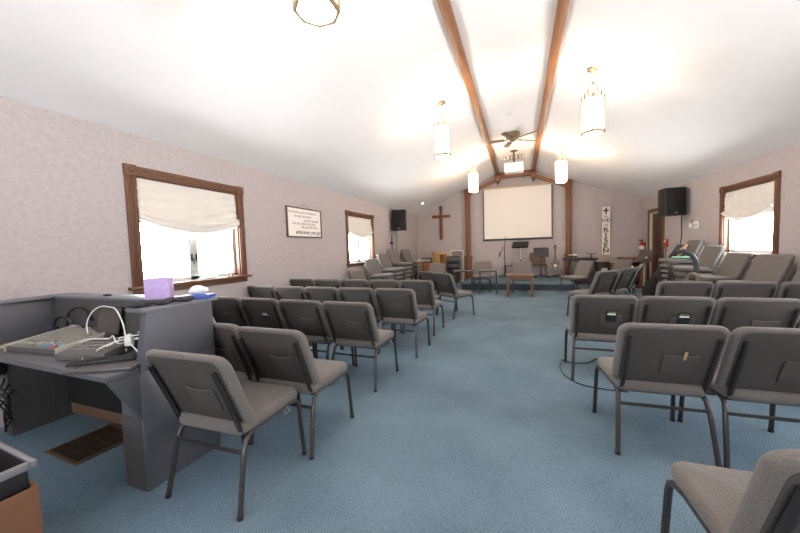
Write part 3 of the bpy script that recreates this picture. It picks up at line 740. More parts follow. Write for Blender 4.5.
# second device: small dark grey recorder with paddle screen
dv = thing('lighting_controller', 'dark grey slab controller with light keys in front of the tablet', 'controller', (-2.56, 1.24, .736), R(18))
MB().prism([(-.13, 0), (.15, 0), (.15, .075), (-.13, .045)], 'x', -.16, .16).build('body', mat('device grey', '5a5856', .5), dv, bevel=.01)
kk = MB()
for i in range(7):
    for j in range(3):
        x = -.12+.035*i; y = -.06+.05*j; zz = .045+(y+.13)/.28*.03; kk.box(x-.012, x+.012, y-.008, y+.008, zz, zz+.006)
kk.build('key_buttons', mat('key cream', '96938b', .5), dv)
# tablet
tb = thing('tablet', 'dark tablet propped upright behind the mixing console', 'tablet', (-2.83, 1.42, .795), R(12))
TM = Matrix.Rotation(R(-14), 4, 'X')
MB().box(-.10, .10, -.006, .006, 0, .205, TM).build('shell', BLK, tb, bevel=.004)
MB().box(-.092, .092, -.0075, -.006, .012, .193, TM).build('display', mat('dark display', '4b4240', .15), tb)
MB().prism([(-.05, -.06), (.09, -.06), (.05, .02), (.02, .05)], 'x', -.05, .05).build('stand', BLK, tb, bevel=.004)
# headphones
hp = thing('headphones', 'headphones with one white cup lying at the back of the booth desk', 'headphones', (-3.40, 1.425, .736), R(20))
MB().tube([(math.cos(a)*.085, 0, .04+.13*math.sin(a)) for a in [PI*i/14 for i in range(15)]], .010, 8).build('headband', BLK, hp)
for sx in (-1, 1):
    MB().lathe([(.045, -.02), (.05, -.01), (.05, .012), (.035, .022)], n=16, M=Matrix.Translation((sx*.085, 0, .052)) @ Matrix.Rotation(R(90), 4, 'Y')).build('ear_cup', mat('navy cup', '2a3045', .6) if sx < 0 else mat('white cup', 'c9c6c2', .5), hp)
solo('gooseneck_lamp', MB().tube([(0, 0, 0), (0, .0, .1), (.03, 0, .19), (.11, 0, .235), (.20, 0, .235), (.25, 0, .20)], .008, 8).tube([(.25, 0, .20), (.27, 0, .13)], [.012, .016], 8).lathe([(.05, 0), (.05, .012), (.02, .02)], n=14), BLK, 'black curved gooseneck lamp arm over the back of the booth desk', 'lamp', (-3.42, 1.46, .736), R(5))
cab = MB(); random.seed(3)
def wig(a, bpt, n=7, amp=.05, up=.03):
    A, B2 = Vector(a), Vector(bpt); out = []
    for i in range(n+1):
        q = A.lerp(B2, i/n); k = math.sin(PI*i/n)
        out.append((q.x+random.uniform(-amp, amp)*k, q.y+random.uniform(-amp, amp)*k, max(.744, q.z+random.uniform(0, up)*k)))
    return out
wires = [((-2.86, 1.34, .76), (-2.86, 1.42, 1.02)), ]
loop = [(-2.93, 1.36, .80), (-2.98, 1.38, .88), (-2.95, 1.40, .96), (-2.86, 1.41, 1.005), (-2.74, 1.41, 1.005), (-2.66, 1.40, .99), (-2.56, 1.38, .90), (-2.47, 1.34, .80), (-2.40, 1.30, .75)]
solo('white_cable', MB().tube(smooth(loop), .0042, 7), WHT, 'white cable arching over the tablet', 'cable')
for k, (a, c, nm) in enumerate([((-2.62, 1.40, .79), (-2.18, 1.24, .75), 'white cable lying loosely beside the tablet toward the booth panel'), ((-2.72, 1.22, .81), (-2.22, 1.36, .80), 'white cable crossing the dark controller'), ((-2.45, 1.22, .80), (-2.24, 1.45, .86), 'white cable rising along the booth panel inside'), ((-2.50, 1.12, .75), (-2.28, 1.40, .84), 'white cable nearest the keyboard')]):
    solo('white_cable', MB().tube(smooth(wig(a, c, 7, .05, .05)), .004, 6), WHT, nm, 'cable')
solo('charger_plug', MB().box(-.02, .02, -.02, .02, 0, .06).box(-.014, .014, -.014, .014, .06, .075), WHT, 'small white charger block among the cables', 'charger', (-2.36, 1.30, .79), R(30), bevel=.006)
for k, (a, c, nm) in enumerate([((-2.62, 1.44, .75), (-2.25, 1.32, .75), 'black tangled cable beside the tablet stand'), ((-3.30, 1.46, .76), (-2.95, 1.44, .80), 'black cable behind the mixing console')]):
    solo('black_cable', MB().tube(smooth(wig(a, c, 8, .06, .09)), .006, 6), BLK, nm, 'cable')
# laptop slab + keyboard
solo('closed_laptop', MB().box(-.17, .17, -.11, .11, 0, .02), mat('laptop dark', '4d4a4a', .35), 'closed dark laptop at the near right corner of the booth desk', 'laptop', (-2.205, 1.12, .736), R(28), bevel=.006)
kb = thing('remote_keyboard', 'narrow black keyboard lying on the closed laptop', 'keyboard', (-2.27, 1.115, .757), R(40))
MB().box(-.16, .16, -.035, .035, 0, .016).build('case', BLK, kb, bevel=.004)
q = MB()
for i in range(14):
    for j in range(3): q.box(-.15+.0215*i, -.133+.0215*i, -.03+.021*j, -.013+.021*j, .016, .021)
q.build('keys', mat('key black', '2a2829', .5), kb)
solo('folded_paper', MB().box(-.05, .05, -.04, .04, 0, .012), mat('cream paper', 'cfc0a6', .8), 'cream paper pad at the left end of the booth desk', 'paper', (-3.50, 1.10, .736), R(20))
# on the ledge
tx = thing('tissue_box', 'lavender cube tissue box on the booth ledge', 'tissue box', (-2.435, 1.555, 1.0565), R(-46))
MB().box(-.072, .072, -.072, .072, 0, .145).build('box', LAV, tx, bevel=.003)
MB().ball((0, 0, .145), (.035, .02, .010), 12).build('tissue', WHT, tx)
ck = MB()
for k in range(7):
    ck.ball((-.14+.045*k+J(.01), J(.03), .014+abs(J(.008))), (.045, .035, .014+abs(J(.008))), 10)
solo('black_cloth', ck, mat('crumpled black cloth', '2f2d2f', .9, noise=.3, nscale=60), 'crumpled black cloth along the ledge in front of the tissue box', 'cloth', (-2.10, 1.36, 1.056), R(68))
solo('blue_book', MB().box(-.10, .10, -.07, .07, 0, .022), BLUE, 'thin blue book at the far end of the booth ledge', 'book', (-2.125, 1.60, 1.057), R(30), bevel=.002)
cr = MB().ball((0, 0, .03), (.055, .04, .032), 12).ball((.03, .01, .025), (.04, .03, .026), 10).ball((-.03, .0, .02), (.035, .03, .02), 10)
solo('crumpled_paper', cr, mat('white paper', 'f0ece6', .9), 'crumpled white tissue lying on papers behind the blue book', 'paper', (-2.17, 1.645, 1.0795), R(20))
for k, (x, y, r_, nm) in enumerate([(-2.20, 1.63, 15, 'white paper sheet on the ledge beside the tissue box'), (-2.19, 1.53, -20, 'white paper sheet slipping under the blue book')]):
    solo('paper_sheet', MB().box(-.055, .055, -.075, .075, 0, .003), WHT, nm, 'paper', (x, y, 1.057), R(r_))
solo('black_binder_clip', MB().box(-.05, .05, -.03, .03, 0, .025), BLK, 'black pouch on the ledge left of the tissue box', 'pouch', (-2.52, 1.60, 1.056), R(10), bevel=.01)
solo('ledge_remote', MB().ball((0, 0, .008), (.04, .014, .008), 12), BLK, 'small black oval remote on the back ledge', 'remote', (-3.06, 1.56, 1.056), R(20))
# under the desk, left edge: power strip cables
ub = MB()
for k in range(4):
    ub.tube([(0, .0+.02*k, .52-.05*k), (.05, -.03, .44-.05*k), (.08, .0, .36-.05*k), (.02, .03, .30-.05*k), (.07, -.02, .24-.04*k), (0, 0, .16-.03*k)], .007, 6)
solo('cable_tangle', ub, BLK, 'tangle of black cables hanging on the booth left pedestal', 'cable', (-3.66, 1.16, 0))
solo('power_adapter', MB().box(-.05, .05, -.03, .03, 0, .14), BLK, 'black power adapter block hung on the booth left pedestal', 'power adapter', (-3.71, 1.165, .50), bevel=.01)
# window sill items
solo('green_ornament', MB().ball((0, 0, .014), (.035, .17, .014), 14).ball((0, .08, .024), (.022, .05, .014), 10), mat('pale green', '9fd0b4', .6), 'pale green item lying on the large window sill', 'ornament', (WL+.005, 3.18, 1.028))
solo('sill_figurine', MB().lathe([(.02, 0), (.022, .01), (.008, .03), (.012, .05), (.008, .075), (.003, .085)], n=12).ball((0, -.06, .012), (.02, .03, .012), 10), NICK, 'small beige figurine at the far end of the large window sill', 'figurine', (WL+.01, 3.55, 1.028))
# floor register and crate
v = thing('floor_register', 'brown metal floor vent under the sound booth desk', 'floor vent', (-2.945, 1.355, 0), R(-2))
MB().box(-.21, -.185, -.2, .2, 0, .010).box(.185, .21, -.2, .2, 0, .010).box(-.185, .185, -.2, -.175, 0, .010).box(-.185, .185, .175, .2, 0, .010).build('rim', mat('brown rim', '665240', .45, metal=.3), v, bevel=.003)
q = MB().box(-.185, .185, -.175, .175, 0, .002)
for i in range(18): q.box(-.18+.0205*i, -.169+.0205*i, -.175, .175, .002, .007)
for j in range(8): q.box(-.185, .185, -.17+.047*j, -.163+.047*j, .002, .0075)
q.build('louvres', mat('brown louvre', '43362a', .5, metal=.3), v)
cb = thing('cardboard_box', 'open brown cardboard box in the bottom left corner', 'box', (-2.11, .455, 0), R(-3))
w, dd = .24, .22
m = MB().box(-w, -w+.008, -dd, dd, 0, .44).box(w-.008, w, -dd, dd, 0, .44).box(-w+.008, w-.008, -dd, -dd+.008, 0, .44).box(-w+.008, w-.008, dd-.008, dd, 0, .44).box(-w+.008, w-.008, -dd+.008, dd-.008, 0, .008)
m.build('carton', CARD, cb, bevel=.002)
bn = thing('plastic_bin', 'black plastic bin with grey rim sitting in the cardboard box', 'bin', (-2.13, .475, .33), R(-3))
w, dd = .21, .19
MB().box(-w, -w+.006, -dd, dd, 0, .2).box(w-.006, w, -dd, dd, 0, .2).box(-w+.006, w-.006, -dd, -dd+.006, 0, .2).box(-w+.006, w-.006, dd-.006, dd, 0, .2).box(-w, w, -dd, dd, -.006, 0).build('tub', BLK, bn, bevel=.002)
rim = [(-w, -dd, .2), (w, -dd, .2), (w, dd, .2), (-w, dd, .2)]
rm = MB()
for (x0, x1, y0, y1) in ((-w-.022, w+.022, -dd-.022, -dd), (-w-.022, w+.022, dd, dd+.022), (-w-.022, -w, -dd, dd), (w, w+.022, -dd, dd)): rm.box(x0, x1, y0, y1, .172, .205)
rm.build('rim', mat('grey bin rim', '77757a', .5), bn, bevel=.006)
solo('brown_ball', MB().ball((0, 0, .05), .05, 14), mat('brown leather', '7a5138', .6), 'brown ball among cables inside the black bin', 'ball', (-2.16, .52, .40))
cc = MB()
for k in range(5): cc.tube([(-.12+.05*k, -.12, .03), (-.05+.03*k, -.02, .07+.01*k), (-.1+.05*k, .08, .04), (.0, .14, .06)], .009, 6)
solo('bin_cables', cc, mat('grey cable', '5a5d63', .5), 'loose grey cables inside the black bin', 'cable', (-2.10, .45, .39))
# floor cable by the right rows
fc = [(.44, 4.10, .006), (.55, 4.02, .006), (.70, 4.06, .006), (.80, 4.2, .006), (.95, 4.32, .006), (1.1, 4.4, .006)]
solo('floor_cable', MB().tube(smooth(fc), .006, 6), BLK, 'black cable on the carpet running under the middle right row', 'cable')
fc = [(.42, 4.0, .006), (.40, 3.85, .006), (.42, 3.6, .006), (.53, 3.42, .006), (.68, 3.36, .006), (.9, 3.35, .006)]
solo('floor_cable', MB().tube(smooth(fc), .006, 6), BLK, 'black cable curving on the carpet around the middle right aisle chair leg', 'cable')

# ------------------------------------------------------------------ back left corner
c = thing('low_cabinet', 'low orange-brown cabinet in the back left corner', 'cabinet', (-3.55, 12.35, 0))
MB().box(-.30, .30, -.28, .28, 0, .76).build('body', OAK, c, bevel=.006)
for e in (-1, 1): dr = MB().box(min(e*.005, e*.285), max(e*.005, e*.285), -.295, -.28, .05, .70).build('door', OAK, c, bevel=.004); MB().ball((e*.04, -.305, .4), .012, 8).build('knob', BRASS, dr)
r = thing('stereo', 'grey portable stereo with round handle on the low cabinet', 'stereo', (-3.46, 12.3, .762))
MB().box(-.20, .20, -.12, .12, .0, .2).build('body', mat('stereo grey', '4c4a4a', .5), r, bevel=.03, seg=3)
for e in (-1, 1): MB().lathe([(.06, 0), (.055, .012), (.02, .006)], n=16, M=Matrix.Translation((e*.125, -.12, .09)) @ Matrix.Rotation(R(90), 4, 'X')).build('speaker_cone', SILVER, r)
MB().tube(arc((0, 0, .17), .17, 15, 165, 12), .013, 8).build('handle', SILVER, r)
MB().box(-.06, .06, -.126, -.118, .05, .15).build('tape_door', SILVER, r, bevel=.004)
solo('paper_cups', MB().lathe([(.045, 0), (.055, .14), (.05, .14)], n=14).lathe([(.045, 0), (.055, .12), (.05, .12)], (.1, .03, 0), 14), WHT, 'white paper cups beside the stereo on the low cabinet', 'cups', (-3.75, 12.2, .762))
k = thing('bookcase', 'pale pine open bookcase turned sideways below the cross', 'bookcase', (-2.93, 12.28, 0), R(52))
MB().prism([(-.24, 0), (.24, 0), (.24, 1.15), (-.24, 1.07)], 'x', -.20, -.18).build('side_panel', PINE, k, bevel=.003)
MB().prism([(-.24, 0), (.24, 0), (.24, 1.15), (-.24, 1.07)], 'x', .18, .20).build('side_panel', PINE, k, bevel=.003)
MB().prism([(-.25, 1.068), (.25, 1.151), (.25, 1.172), (-.25, 1.09)], 'x', -.21, .21).build('top', PINE, k, bevel=.003)
MB().box(-.18, .18, .22, .238, 0, 1.14).build('back', PINE, k)
for z in (.05, .36, .70): MB().box(-.18, .18, -.235, .22, z, z+.02).build('shelf', PINE, k, bevel=.002)
a = thing('audio_rack', 'black rolling equipment rack beside the bookcase', 'equipment rack', (-2.36, 12.05, 0), R(8))
MB().box(-.23, .23, -.2, .22, .08, 1.0).build('case', BLK, a, bevel=.01)
for i, z in enumerate((.14, .34, .52, .74)):
    u = MB().box(-.2, .2, -.215, -.2, z, z+(.17 if i != 3 else .22)).build('rack_unit', mat('rack face', '1c1b1c', .35), a, bevel=.004)
    q = MB()
    for kx in range(5): q.tube([(-.14+.07*kx, -.215, z+.08), (-.14+.07*kx, -.232, z+.08)], .016, 10)
    q.build('dial', mat('dial grey', '5a5856', .4) if i > 1 else BLK, u)
for e in (-1, 1):
    for e2 in (-1, 1): MB().ball((e*.18, e2*.16+.01, .04), (.02, .04, .04), 10).build('caster', BLK, a)
wb = thing('leaning_board', 'grey framed board leaning on the back wall behind the rack', 'board', (-2.33, 12.56, .0))
TM = Matrix.Rotation(R(-8), 4, 'X')
MB().box(-.22, .22, -.01, .008, .03, 1.19, TM).build('panel', mat('grey panel', '77736f', .6), wb)
MB().box(-.25, -.22, -.016, .012, 0, 1.22, TM).box(.22, .25, -.016, .012, 0, 1.22, TM).box(-.22, .22, -.016, .012, 1.19, 1.22, TM).box(-.22, .22, -.016, .012, 0, .03, TM).build('frame', WHT, wb)
g = thing('round_ornament', 'small pale orange ball on a white base at the left end of the stage', 'ornament', (-1.60, 12.15, .2))
MB().lathe([(.07, 0), (.07, .03), (.04, .06), (.035, .08)], n=14).build('base', WHT, g)
MB().ball((0, 0, .135), .07, 14).build('ball', mat('pale orange', 'd7a578', .5), g)
# ------------------------------------------------------------------ in front of the stage
def tray_table(x, y, rz, label, w):
    t = thing('tray_table', label, 'table', (x, y, 0), rz, 'small black-legged tray tables')
    MB().box(-w/2, w/2, -.18, .18, .64, .662).build('table_top', mat('grey top', '5f5b57', .5), t, bevel=.006)
    for e in (-1, 1):
        for e2 in (-1, 1): MB().tube([(e*(w/2-.03), e2*.15, .64), (e*(w/2-.015), e2*.165, 0)], .012, 8).build('leg', FRAME, t)
    MB().box(-w/2+.03, w/2-.03, -.155, .155, .62, .64).build('apron', FRAME, t)
tray_table(-1.55, 9.42, 0, 'grey tray table on black legs, left of the pair before the stage', .54)
tray_table(-.86, 9.45, 0, 'grey tray table on black legs, right of the pair before the stage', .50)
w = thing('low_wooden_table', 'low orange oak table in front of the stage centre', 'table', (-.01, 9.1, 0), R(-1))
TOAK = mat('table oak', '6d4a32', .5, noise=.2, nscale=7, stretch=(1, 7, 7))
MB().box(-.345, .345, -.2, .2, .525, .56).build('table_top', TOAK, w, bevel=.006)
MB().box(-.29, .29, -.17, -.15, .45, .525).box(-.29, .29, .15, .17, .45, .525).box(-.31, -.29, -.15, .15, .45, .525).box(.29, .31, -.15, .15, .45, .525).build('apron', TOAK, w)
for e in (-1, 1):
    for e2 in (-1, 1): MB().box(e*.30-.03, e*.30+.03, e2*.16-.03, e2*.16+.03, 0, .525).build('leg', TOAK, w, bevel=.004)
# ------------------------------------------------------------------ on the stage
ZS = .2
m = thing('microphone_stand', 'black boom microphone stand at the left of the stage', 'microphone stand', (-.52, 12.2, ZS))
MB().tube([(0, 0, .03), (0, 0, 1.10)], .014, 8).build('pole', BLK, m)
for k_ in range(3):
    a_ = 2*PI*k_/3+.5; MB().tube([(0, 0, .10), (.26*math.cos(a_), .26*math.sin(a_), .012)], .011, 7).build('leg', BLK, m)
MB().tube([(-.13, -.02, .92), (-.05, -.01, 1.05), (0, 0, 1.12), (.04, 0, 1.47)], .011, 7).build('boom_arm', BLK, m)
MB().tube([(-.13, -.02, .92), (-.15, -.02, .86), (-.19, -.03, .74)], [.018, .026, .02], 9).build('microphone', BLK, m)
def music_stand(x, y, label, h, tilt, w, hh, light=False, rz=0.):
    t = thing('music_stand', label, 'music stand', (x, y, ZS), rz, 'black music stands')
    MB().tube([(0, 0, .05), (0, 0, h*.55)], .016, 8).build('lower_pole', BLK, t)
    MB().tube([(0, 0, h*.5), (0, 0, h)], .011, 8).build('upper_pole', WHT if light else BLK, t)
    for k_ in range(3):
        a_ = 2*PI*k_/3+.4; MB().tube([(0, 0, .16), (.25*math.cos(a_), .25*math.sin(a_), .012)], .011, 7).build('leg', BLK, t)
    TM = Matrix.Translation((0, -.02, h)) @ Matrix.Rotation(R(-tilt), 4, 'X')
    MB().prism([(-w/2+.04, hh/2), (-w/2, hh/2-.03), (-w/2, -hh/2), (w/2, -hh/2), (w/2, hh/2-.03), (w/2-.04, hh/2)], 'y', -.006, .002, TM).box(-w/2, w/2, -.05, .0, -hh/2, -hh/2+.006, TM).build('desk', BLK, t)
music_stand(.02, 12.1, 'black music stand with steeply tilted desk and pale upper pole', 1.15, 50, .54, .34, True, R(-10))
music_stand(.66, 11.75, 'black music stand with upright desk, right of the tilted one', .88, 12, .47, .32)
t = thing('small_stage_table', 'small dark table with odds and ends beside the microphone stand', 'table', (-.30, 12.4, ZS))
MB().box(-.22, .22, -.15, .15, .40, .42).build('table_top', mat('dark top', '3a3330', .5), t, bevel=.004)
for e in (-1, 1):
    for e2 in (-1, 1): MB().box(e*.2-.012, e*.2+.012, e2*.13-.012, e2*.13+.012, 0, .40).build('leg', BLK, t)
MB().box(-.19, .19, -.14, .14, .1, .115).build('shelf', SILVER, t)
solo('table_clutter', MB().box(-.12, -.04, -.05, .05, 0, .03).box(.02, .1, -.06, .0, 0, .05).ball((.14, .03, .02), .02, 8), SILVER, 'small grey items on the dark stage table', 'clutter', (-.30, 12.4, ZS+.421), bevel=.004)
t = thing('padded_stage_chair', 'brown padded chair on the stage behind the upright music stand', 'chair', (.60, 12.3, ZS), R(184))
BRN = mat('brown vinyl', '6f533f', .6)
MB().prism(rrect(-.25, .25, .48, .86, (.03, .03, .05, .05)), 'y', -.02, .02).build('backrest', BRN, t, bevel=.012, fn=lambda p: (p[0], p[1]-.18-(p[2]-.45)*.15, p[2]))
MB().box(-.26, .26, -.2, .24, .40, .45).build('seat', BRN, t, bevel=.015)
for e in (-1, 1):
    MB().tube([(e*.25, .20, .40), (e*.265, .22, 0)], .012, 8).build('leg', FRAME, t)
    MB().tube([(e*.25, -.24, .80), (e*.25, -.19, .42), (e*.265, -.24, 0)], .012, 8).build('leg', FRAME, t)
g = thing('acoustic_guitar', 'grey-brown acoustic guitar upright on the stage by the right post', 'guitar', (1.14, 12.3, ZS), R(-6))
def gp_(z):
    # half width of the body
    return None
prof = [(0, 0), (.10, .005), (.165, .04), (.20, .12), (.19, .20), (.145, .27), (.125, .31), (.13, .36), (.145, .41), (.14, .46), (.10, .495), (.03, .505)]
outl = [(x, z+.06) for x, z in prof]+[(-x, z+.06) for x, z in prof[::-1] if x > 0]
TM = Matrix.Rotation(R(-9), 4, 'X')
GB = mat('guitar top', '6b6462', .4, noise=.1, nscale=8)
MB().prism(outl, 'y', -.05, .05, TM).build('body', GB, g, bevel=.006)
MB().lathe([(.05, 0), (.05, .004), (.01, .004)], n=18, M=TM @ Matrix.Translation((0, -.05, .39)) @ Matrix.Rotation(R(90), 4, 'X')).build('sound_hole', WHT, g)
MB().box(-.07, .07, -.062, -.05, .17, .19, TM).build('bridge', INK, g)
MB().prism([(-.029, .45), (.029, .45), (.023, .95), (-.023, .95)], 'y', -.066, -.044, TM).build('neck', mat('neck wood', '5b4334', .5), g)
MB().prism([(-.026, .95), (.026, .95), (.038, 1.11), (-.038, 1.11)], 'y', -.06, -.042, TM).build('headstock', mat('neck wood', '5b4334', .5), g)
q = MB()
for e in (-1, 1):
    for j in range(3): q.tube([(e*.03, -.05, .98+.045*j), (e*.058, -.05, .98+.045*j)], .007, 6, TM)
q.build('tuning_pegs', CHROME, g)
q = MB()
for i in range(6): q.tube([(-.018+.0072*i, -.070, .18), (-.014+.0056*i, -.069, .96)], .0012, 4, TM)
q.build('strings', CHROME, g)
gs = thing('guitar_stand', 'low black stand holding the guitar upright', 'guitar stand', (1.14, 12.3, ZS), R(-6))
MB().tube([(0, .10, .02), (0, .16, .55)], .010, 7).build('upright', BLK, gs)
for k_, (ax, ay) in enumerate(((-.2, -.14), (.2, -.14), (0, .22))): MB().tube([(0, .09, .07), (ax, ay, .010)], .010, 7).build('leg', BLK, gs)
MB().tube([(-.10, -.09, .09), (-.10, -.07, .045), (-.10, .08, .045), (.10, .08, .045), (.10, -.07, .045), (.10, -.09, .09)], .009, 7).build('cradle', BLK, gs)
# ------------------------------------------------------------------ right back
c = thing('keyboard_cabinet', 'dark grey keyboard cabinet with overhanging top right of the stage', 'cabinet', (1.93, 12.0, 0))
MB().box(-.38, .34, -.2, .2, 0, .80).build('body', mat('cabinet grey', '3d3a39', .6), c, bevel=.006)
MB().box(-.58, .40, -.24, .22, .80, .86).build('top', mat('cabinet top', '2c2625', .5), c, bevel=.006)
MB().box(-.32, .28, -.215, -.2, .45, .74).build('front_panel', mat('panel grey', '59544f', .7), c, bevel=.004)
fl = thing('dried_flowers', 'white and brown dried flower arrangement on the keyboard cabinet', 'flowers', (1.72, 11.95, .862))
random.seed(11)
q = MB(); q2 = MB()
for k_ in range(12):
    x = random.uniform(-.17, .28); zz = random.uniform(.03, .10); (q if k_ % 2 else q2).ball((x, random.uniform(-.08, .08), zz), (random.uniform(.04, .06), .04, random.uniform(.025, .04)), 8)
q.build('white_blooms', mat('bloom white', 'cfc4b4', .9), fl); q2.build('brown_leaves', mat('leaf brown', '5b4233', .9), fl)
s = thing('bird_ornament', 'small dark T-shaped stand ornament at the right end of the cabinet top', 'ornament', (2.17, 11.95, .862))
MB().tube([(0, 0, 0), (0, 0, .12)], [.03, .012], 8).build('stem', BLK, s); MB().box(-.12, .12, -.02, .02, .12, .14).build('bar', BLK, s, bevel=.005)
s = thing('floor_speaker', 'black floor speaker with a grey plate beside the keyboard cabinet', 'speaker', (2.42, 11.75, 0), R(10))
MB().prism([(-.16, 0), (.2, 0), (.2, .60), (.05, .74), (-.16, .74)], 'x', -.17, .17).build('cabinet', BLK, s, bevel=.012)
MB().box(-.08, .10, -.168, -.16, .28, .55).build('front_plate', SILVER, s, bevel=.003)
t = thing('oak_side_table', 'small orange oak side table against the back wall below the sign', 'table', (2.72, 12.35, 0))
MB().box(-.3, .3, -.2, .2, .64, .68).build('table_top', OAK, t, bevel=.005)
for e in (-1, 1):
    for e2 in (-1, 1): MB().box(e*.27-.02, e*.27+.02, e2*.17-.02, e2*.17+.02, 0, .64).build('leg', OAK, t)
MB().box(-.27, .27, -.18, -.16, .56, .64).build('apron', OAK, t)
solo('tabletop_easel', MB().tube([(-.07, 0, 0), (0, .03, .22)], .008, 6).tube([(.07, 0, 0), (0, .03, .22)], .008, 6).tube([(0, .12, 0), (0, .03, .22)], .008, 6).tube([(-.045, .008, .06), (.045, .008, .06)], .007, 6), PINE, 'tiny wooden easel on the oak side table', 'easel', (2.62, 12.3, .681))
solo('white_booklet', MB().box(-.09, .09, -.06, .06, 0, .02), WHT, 'white booklet lying on the oak side table', 'booklet', (2.80, 12.25, .681), R(10))
o = thing('console_organ', 'brown-topped console with black lower panel near the door', 'organ', (3.28, 12.0, 0))
MB().box(-.33, .22, -.24, .24, .70, .86).build('key_top', mat('organ brown', '6b4a38', .5, noise=.2, nscale=6, stretch=(.7, 6, 6)), o, bevel=.008)
MB().box(-.27, .2, -.15, .2, 0, .70).build('black_panel', BLK, o, bevel=.004)
MB().box(-.05, .0, -.158, -.15, .50, .60).build('white_emblem', WHT, o, bevel=.004)
for e in (-.31, .19): MB().box(e-.02, e+.02, -.22, -.16, 0, .70).build('leg', OAK, o)
s = thing('monitor_wedge', 'grey wedge-shaped monitor with white emblem at the right of the console', 'speaker', (3.33, 11.2, .0), R(0))
MB().prism([(-.19, .74), (.19, .74), (.19, 1.09), (.02, 1.09)], 'y', -.1, .14).build('wedge', mat('wedge grey', '5c534c', .6), s, bevel=.01)
MB().prism([(.02, .90), (.06, .84), (.10, .90), (.06, .88)], 'y', -.106, -.1).build('emblem', WHT, s)
MB().tube([(.05, .02, .03), (.05, .02, .76)], .022, 8).build('pole', SILVER, s)
MB().box(-.15, .2, -.12, .15, 0, .03).build('base', BLK, s, bevel=.008)
st = thing('wooden_stool', 'small orange wooden stool beside the console organ', 'stool', (3.22, 11.35, 0))
MB().box(-.14, .14, -.13, .13, .46, .49).build('seat', OAK, st, bevel=.005)
for e in (-1, 1):
    for e2 in (-1, 1): MB().tube([(e*.11, e2*.1, .46), (e*.125, e2*.115, 0)], .017, 8).build('leg', OAK, st)
# black instrument case leaning, grey tube frame, ring, leaf ornament
cs = MB().prism([(-.22, .0), (.16, .0), (.26, .10), (.26, .80), (.16, .82), (-.22, .20)], 'y', -.10, .10)
solo('instrument_case', cs, mat('black case', '1a1716', .7), 'black slanted instrument case on the floor beside the tall right stack', 'case', (3.02, 9.35, 0), R(-4), bevel=.03, seg=3)
fr = thing('tube_frame', 'thick grey bent tube frame with a tan padded loop beside the tall right stack', 'exercise frame', (2.85, 7.2, 0), R(0))
MB().tube([(-.16, .10, 1.13), (-.06, .06, 1.145), (.03, .02, 1.08), (.08, .0, .98), (.09, 0, .90), (.09, 0, .45), (.09, 0, .04)], .042, 10).build('bent_tube', mat('tube grey', '38383a', .5), fr)
MB().tube([(.09, -.28, .03), (.09, .35, .03)], .035, 8).build('base_foot', mat('tube grey', '38383a', .5), fr)
MB().tube([(-.01+.085*math.cos(a_), -.12, .62+.13*math.sin(a_)) for a_ in [2*PI*i/20 for i in range(20)]], .032, 10, closed=True).build('padded_loop', mat('tan pad', '756a5e', .8), fr)
solo('black_board', MB().prism([(-.16, 0), (.10, 0), (.20, .27), (.0, .29)], 'y', -.012, .012), BLK, 'black board propped up behind the leaf ornament on the tall right stack', 'board', (3.30, 8.93, .962), R(-12), bevel=.004)
lf = thing('wooden_leaf', 'carved tan leaf ornament on a mint base on the tall right stack', 'ornament', (3.27, 8.66, .962), R(-15))
MB().box(-.15, .15, -.05, .05, 0, .035).build('mint_base', MINT, lf, bevel=.012)
pr_ = [(0, 0), (.06, .06), (.085, .16), (.075, .27), (.05, .37), (.06, .40), (.02, .44), (-.02, .36), (-.06, .28), (-.085, .17), (-.05, .05)]
MB().prism([(x*.75+z*.30-.05, z*.62+.03) for x, z in pr_], 'y', -.012, .012).build('leaf', mat('leaf tan', '94714c', .6, noise=.2, nscale=20), lf, bevel=.006)

# ------------------------------------------------------------------ light and camera
SKY = 40.
W = bpy.data.worlds.new('sky'); SC.world = W; W.use_nodes = True
nt = W.node_tree; bg = nt.nodes['Background']; bg.inputs[1].default_value = SKY
tc = nt.nodes.new('ShaderNodeTexCoord'); sx_ = nt.nodes.new('ShaderNodeSeparateXYZ'); rp = nt.nodes.new('ShaderNodeValToRGB')
nt.links.new(tc.outputs['Generated'], sx_.inputs[0]); mr = nt.nodes.new('ShaderNodeMapRange'); mr.inputs[1].default_value = -.15; mr.inputs[2].default_value = .15
nt.links.new(sx_.outputs['Z'], mr.inputs[0]); nt.links.new(mr.outputs[0], rp.inputs['Fac']); nt.links.new(rp.outputs['Color'], bg.inputs[0])
rp.color_ramp.elements[0].color = (.96, .98, 1., 1)      # lower half made bright to throw light up to the ceiling
rp.color_ramp.elements[1].color = (.40, .42, .44, 1)      # hazy overcast sky
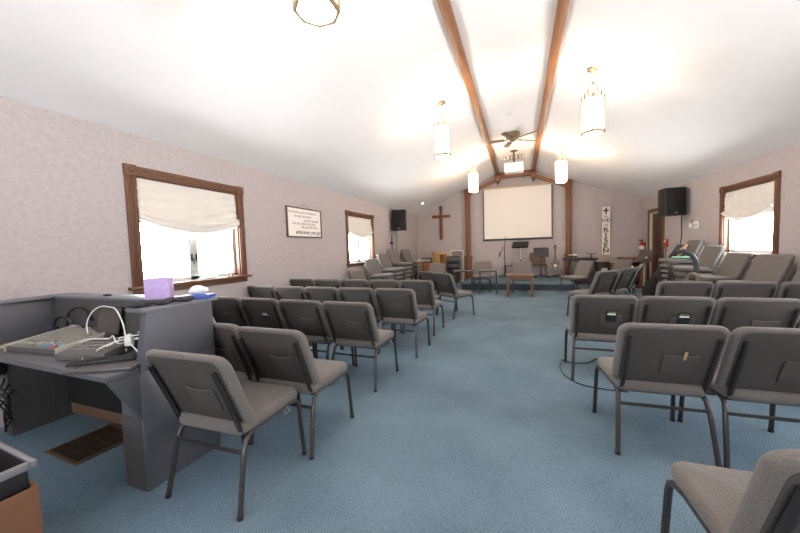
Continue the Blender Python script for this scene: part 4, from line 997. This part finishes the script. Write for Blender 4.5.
for i, (a, c, z0, z1) in enumerate(FW):
    r = thing('window_%d' % (5+i), 'unseen wide window added for fill daylight behind the camera, %s' % ('left', 'right')[i], 'window', ((a+c)/2, YB, z0)); r['kind'] = 'structure'
    w = (c-a)/2; h = z1-z0
    MB().box(-w, -w+.06, -.12, -.05, 0, h).box(w-.06, w, -.12, -.05, 0, h).box(-.04, .04, -.12, -.05, 0, h).box(-w, w, -.12, -.05, 0, .06).box(-w, w, -.12, -.05, h-.06, h).build('sash_frame', WFRAME, r)
    MB().box(-w+.06, w-.06, -.09, -.084, .06, h-.06).build('glass_pane', GLASS, r, smooth=False)
    MB().box(-w-.1, -w, 0, .022, -.1, h+.1).box(w, w+.1, 0, .022, -.1, h+.1).box(-w, w, 0, .022, h, h+.1).box(-w, w, 0, .022, -.1, 0).build('casing', WOOD, r)
    L = bpy.data.lights.new('window_portal', 'AREA'); L.shape = 'RECTANGLE'; L.size = 2*w; L.size_y = h; L.cycles.is_portal = True
    o = bpy.data.objects.new('window_portal', L); COL.objects.link(o); o.location = ((a+c)/2, YB-TH-.02, (z0+z1)/2); o.rotation_euler = (R(90), 0, 0)
def portal(x, s, op):
    L = bpy.data.lights.new('window_portal', 'AREA'); L.shape = 'RECTANGLE'; L.size = op[3]-op[2]; L.size_y = op[1]-op[0]
    L.cycles.is_portal = True
    o = bpy.data.objects.new('window_portal', L); COL.objects.link(o)
    o.location = (x-s*(TH+.02), (op[0]+op[1])/2, (op[2]+op[3])/2); o.rotation_euler = (0, R(-90)*s, 0)
for op in LW: portal(WL, 1, op)
for op in RW: portal(WR, -1, op)

cam = bpy.data.cameras.new('camera'); co = bpy.data.objects.new('camera', cam); COL.objects.link(co)
F, YAW, PITCH, ROLL, H = 321.859, .3577, .0564, -.0314, 1.36
cam.sensor_fit = 'HORIZONTAL'; cam.sensor_width = 36; cam.lens = F/800*36; cam.clip_start = .05
f_ = Vector((-math.sin(YAW)*math.cos(PITCH), math.cos(YAW)*math.cos(PITCH), -math.sin(PITCH)))
r_ = Vector((math.cos(YAW), math.sin(YAW), 0)); u_ = r_.cross(f_)
r2 = math.cos(ROLL)*r_+math.sin(ROLL)*u_; u2 = -math.sin(ROLL)*r_+math.cos(ROLL)*u_
co.matrix_world = Matrix(((r2.x, u2.x, -f_.x, 0), (r2.y, u2.y, -f_.y, 0), (r2.z, u2.z, -f_.z, H), (0, 0, 0, 1)))
SC.camera = co
SC.view_settings.view_transform = 'Standard'; SC.view_settings.look = 'None'; SC.view_settings.gamma = 1; SC.view_settings.use_curve_mapping = False
SC.view_settings.exposure = .6
SC.cycles.max_bounces = 10; SC.cycles.diffuse_bounces = 6; SC.cycles.sample_clamp_indirect = 8
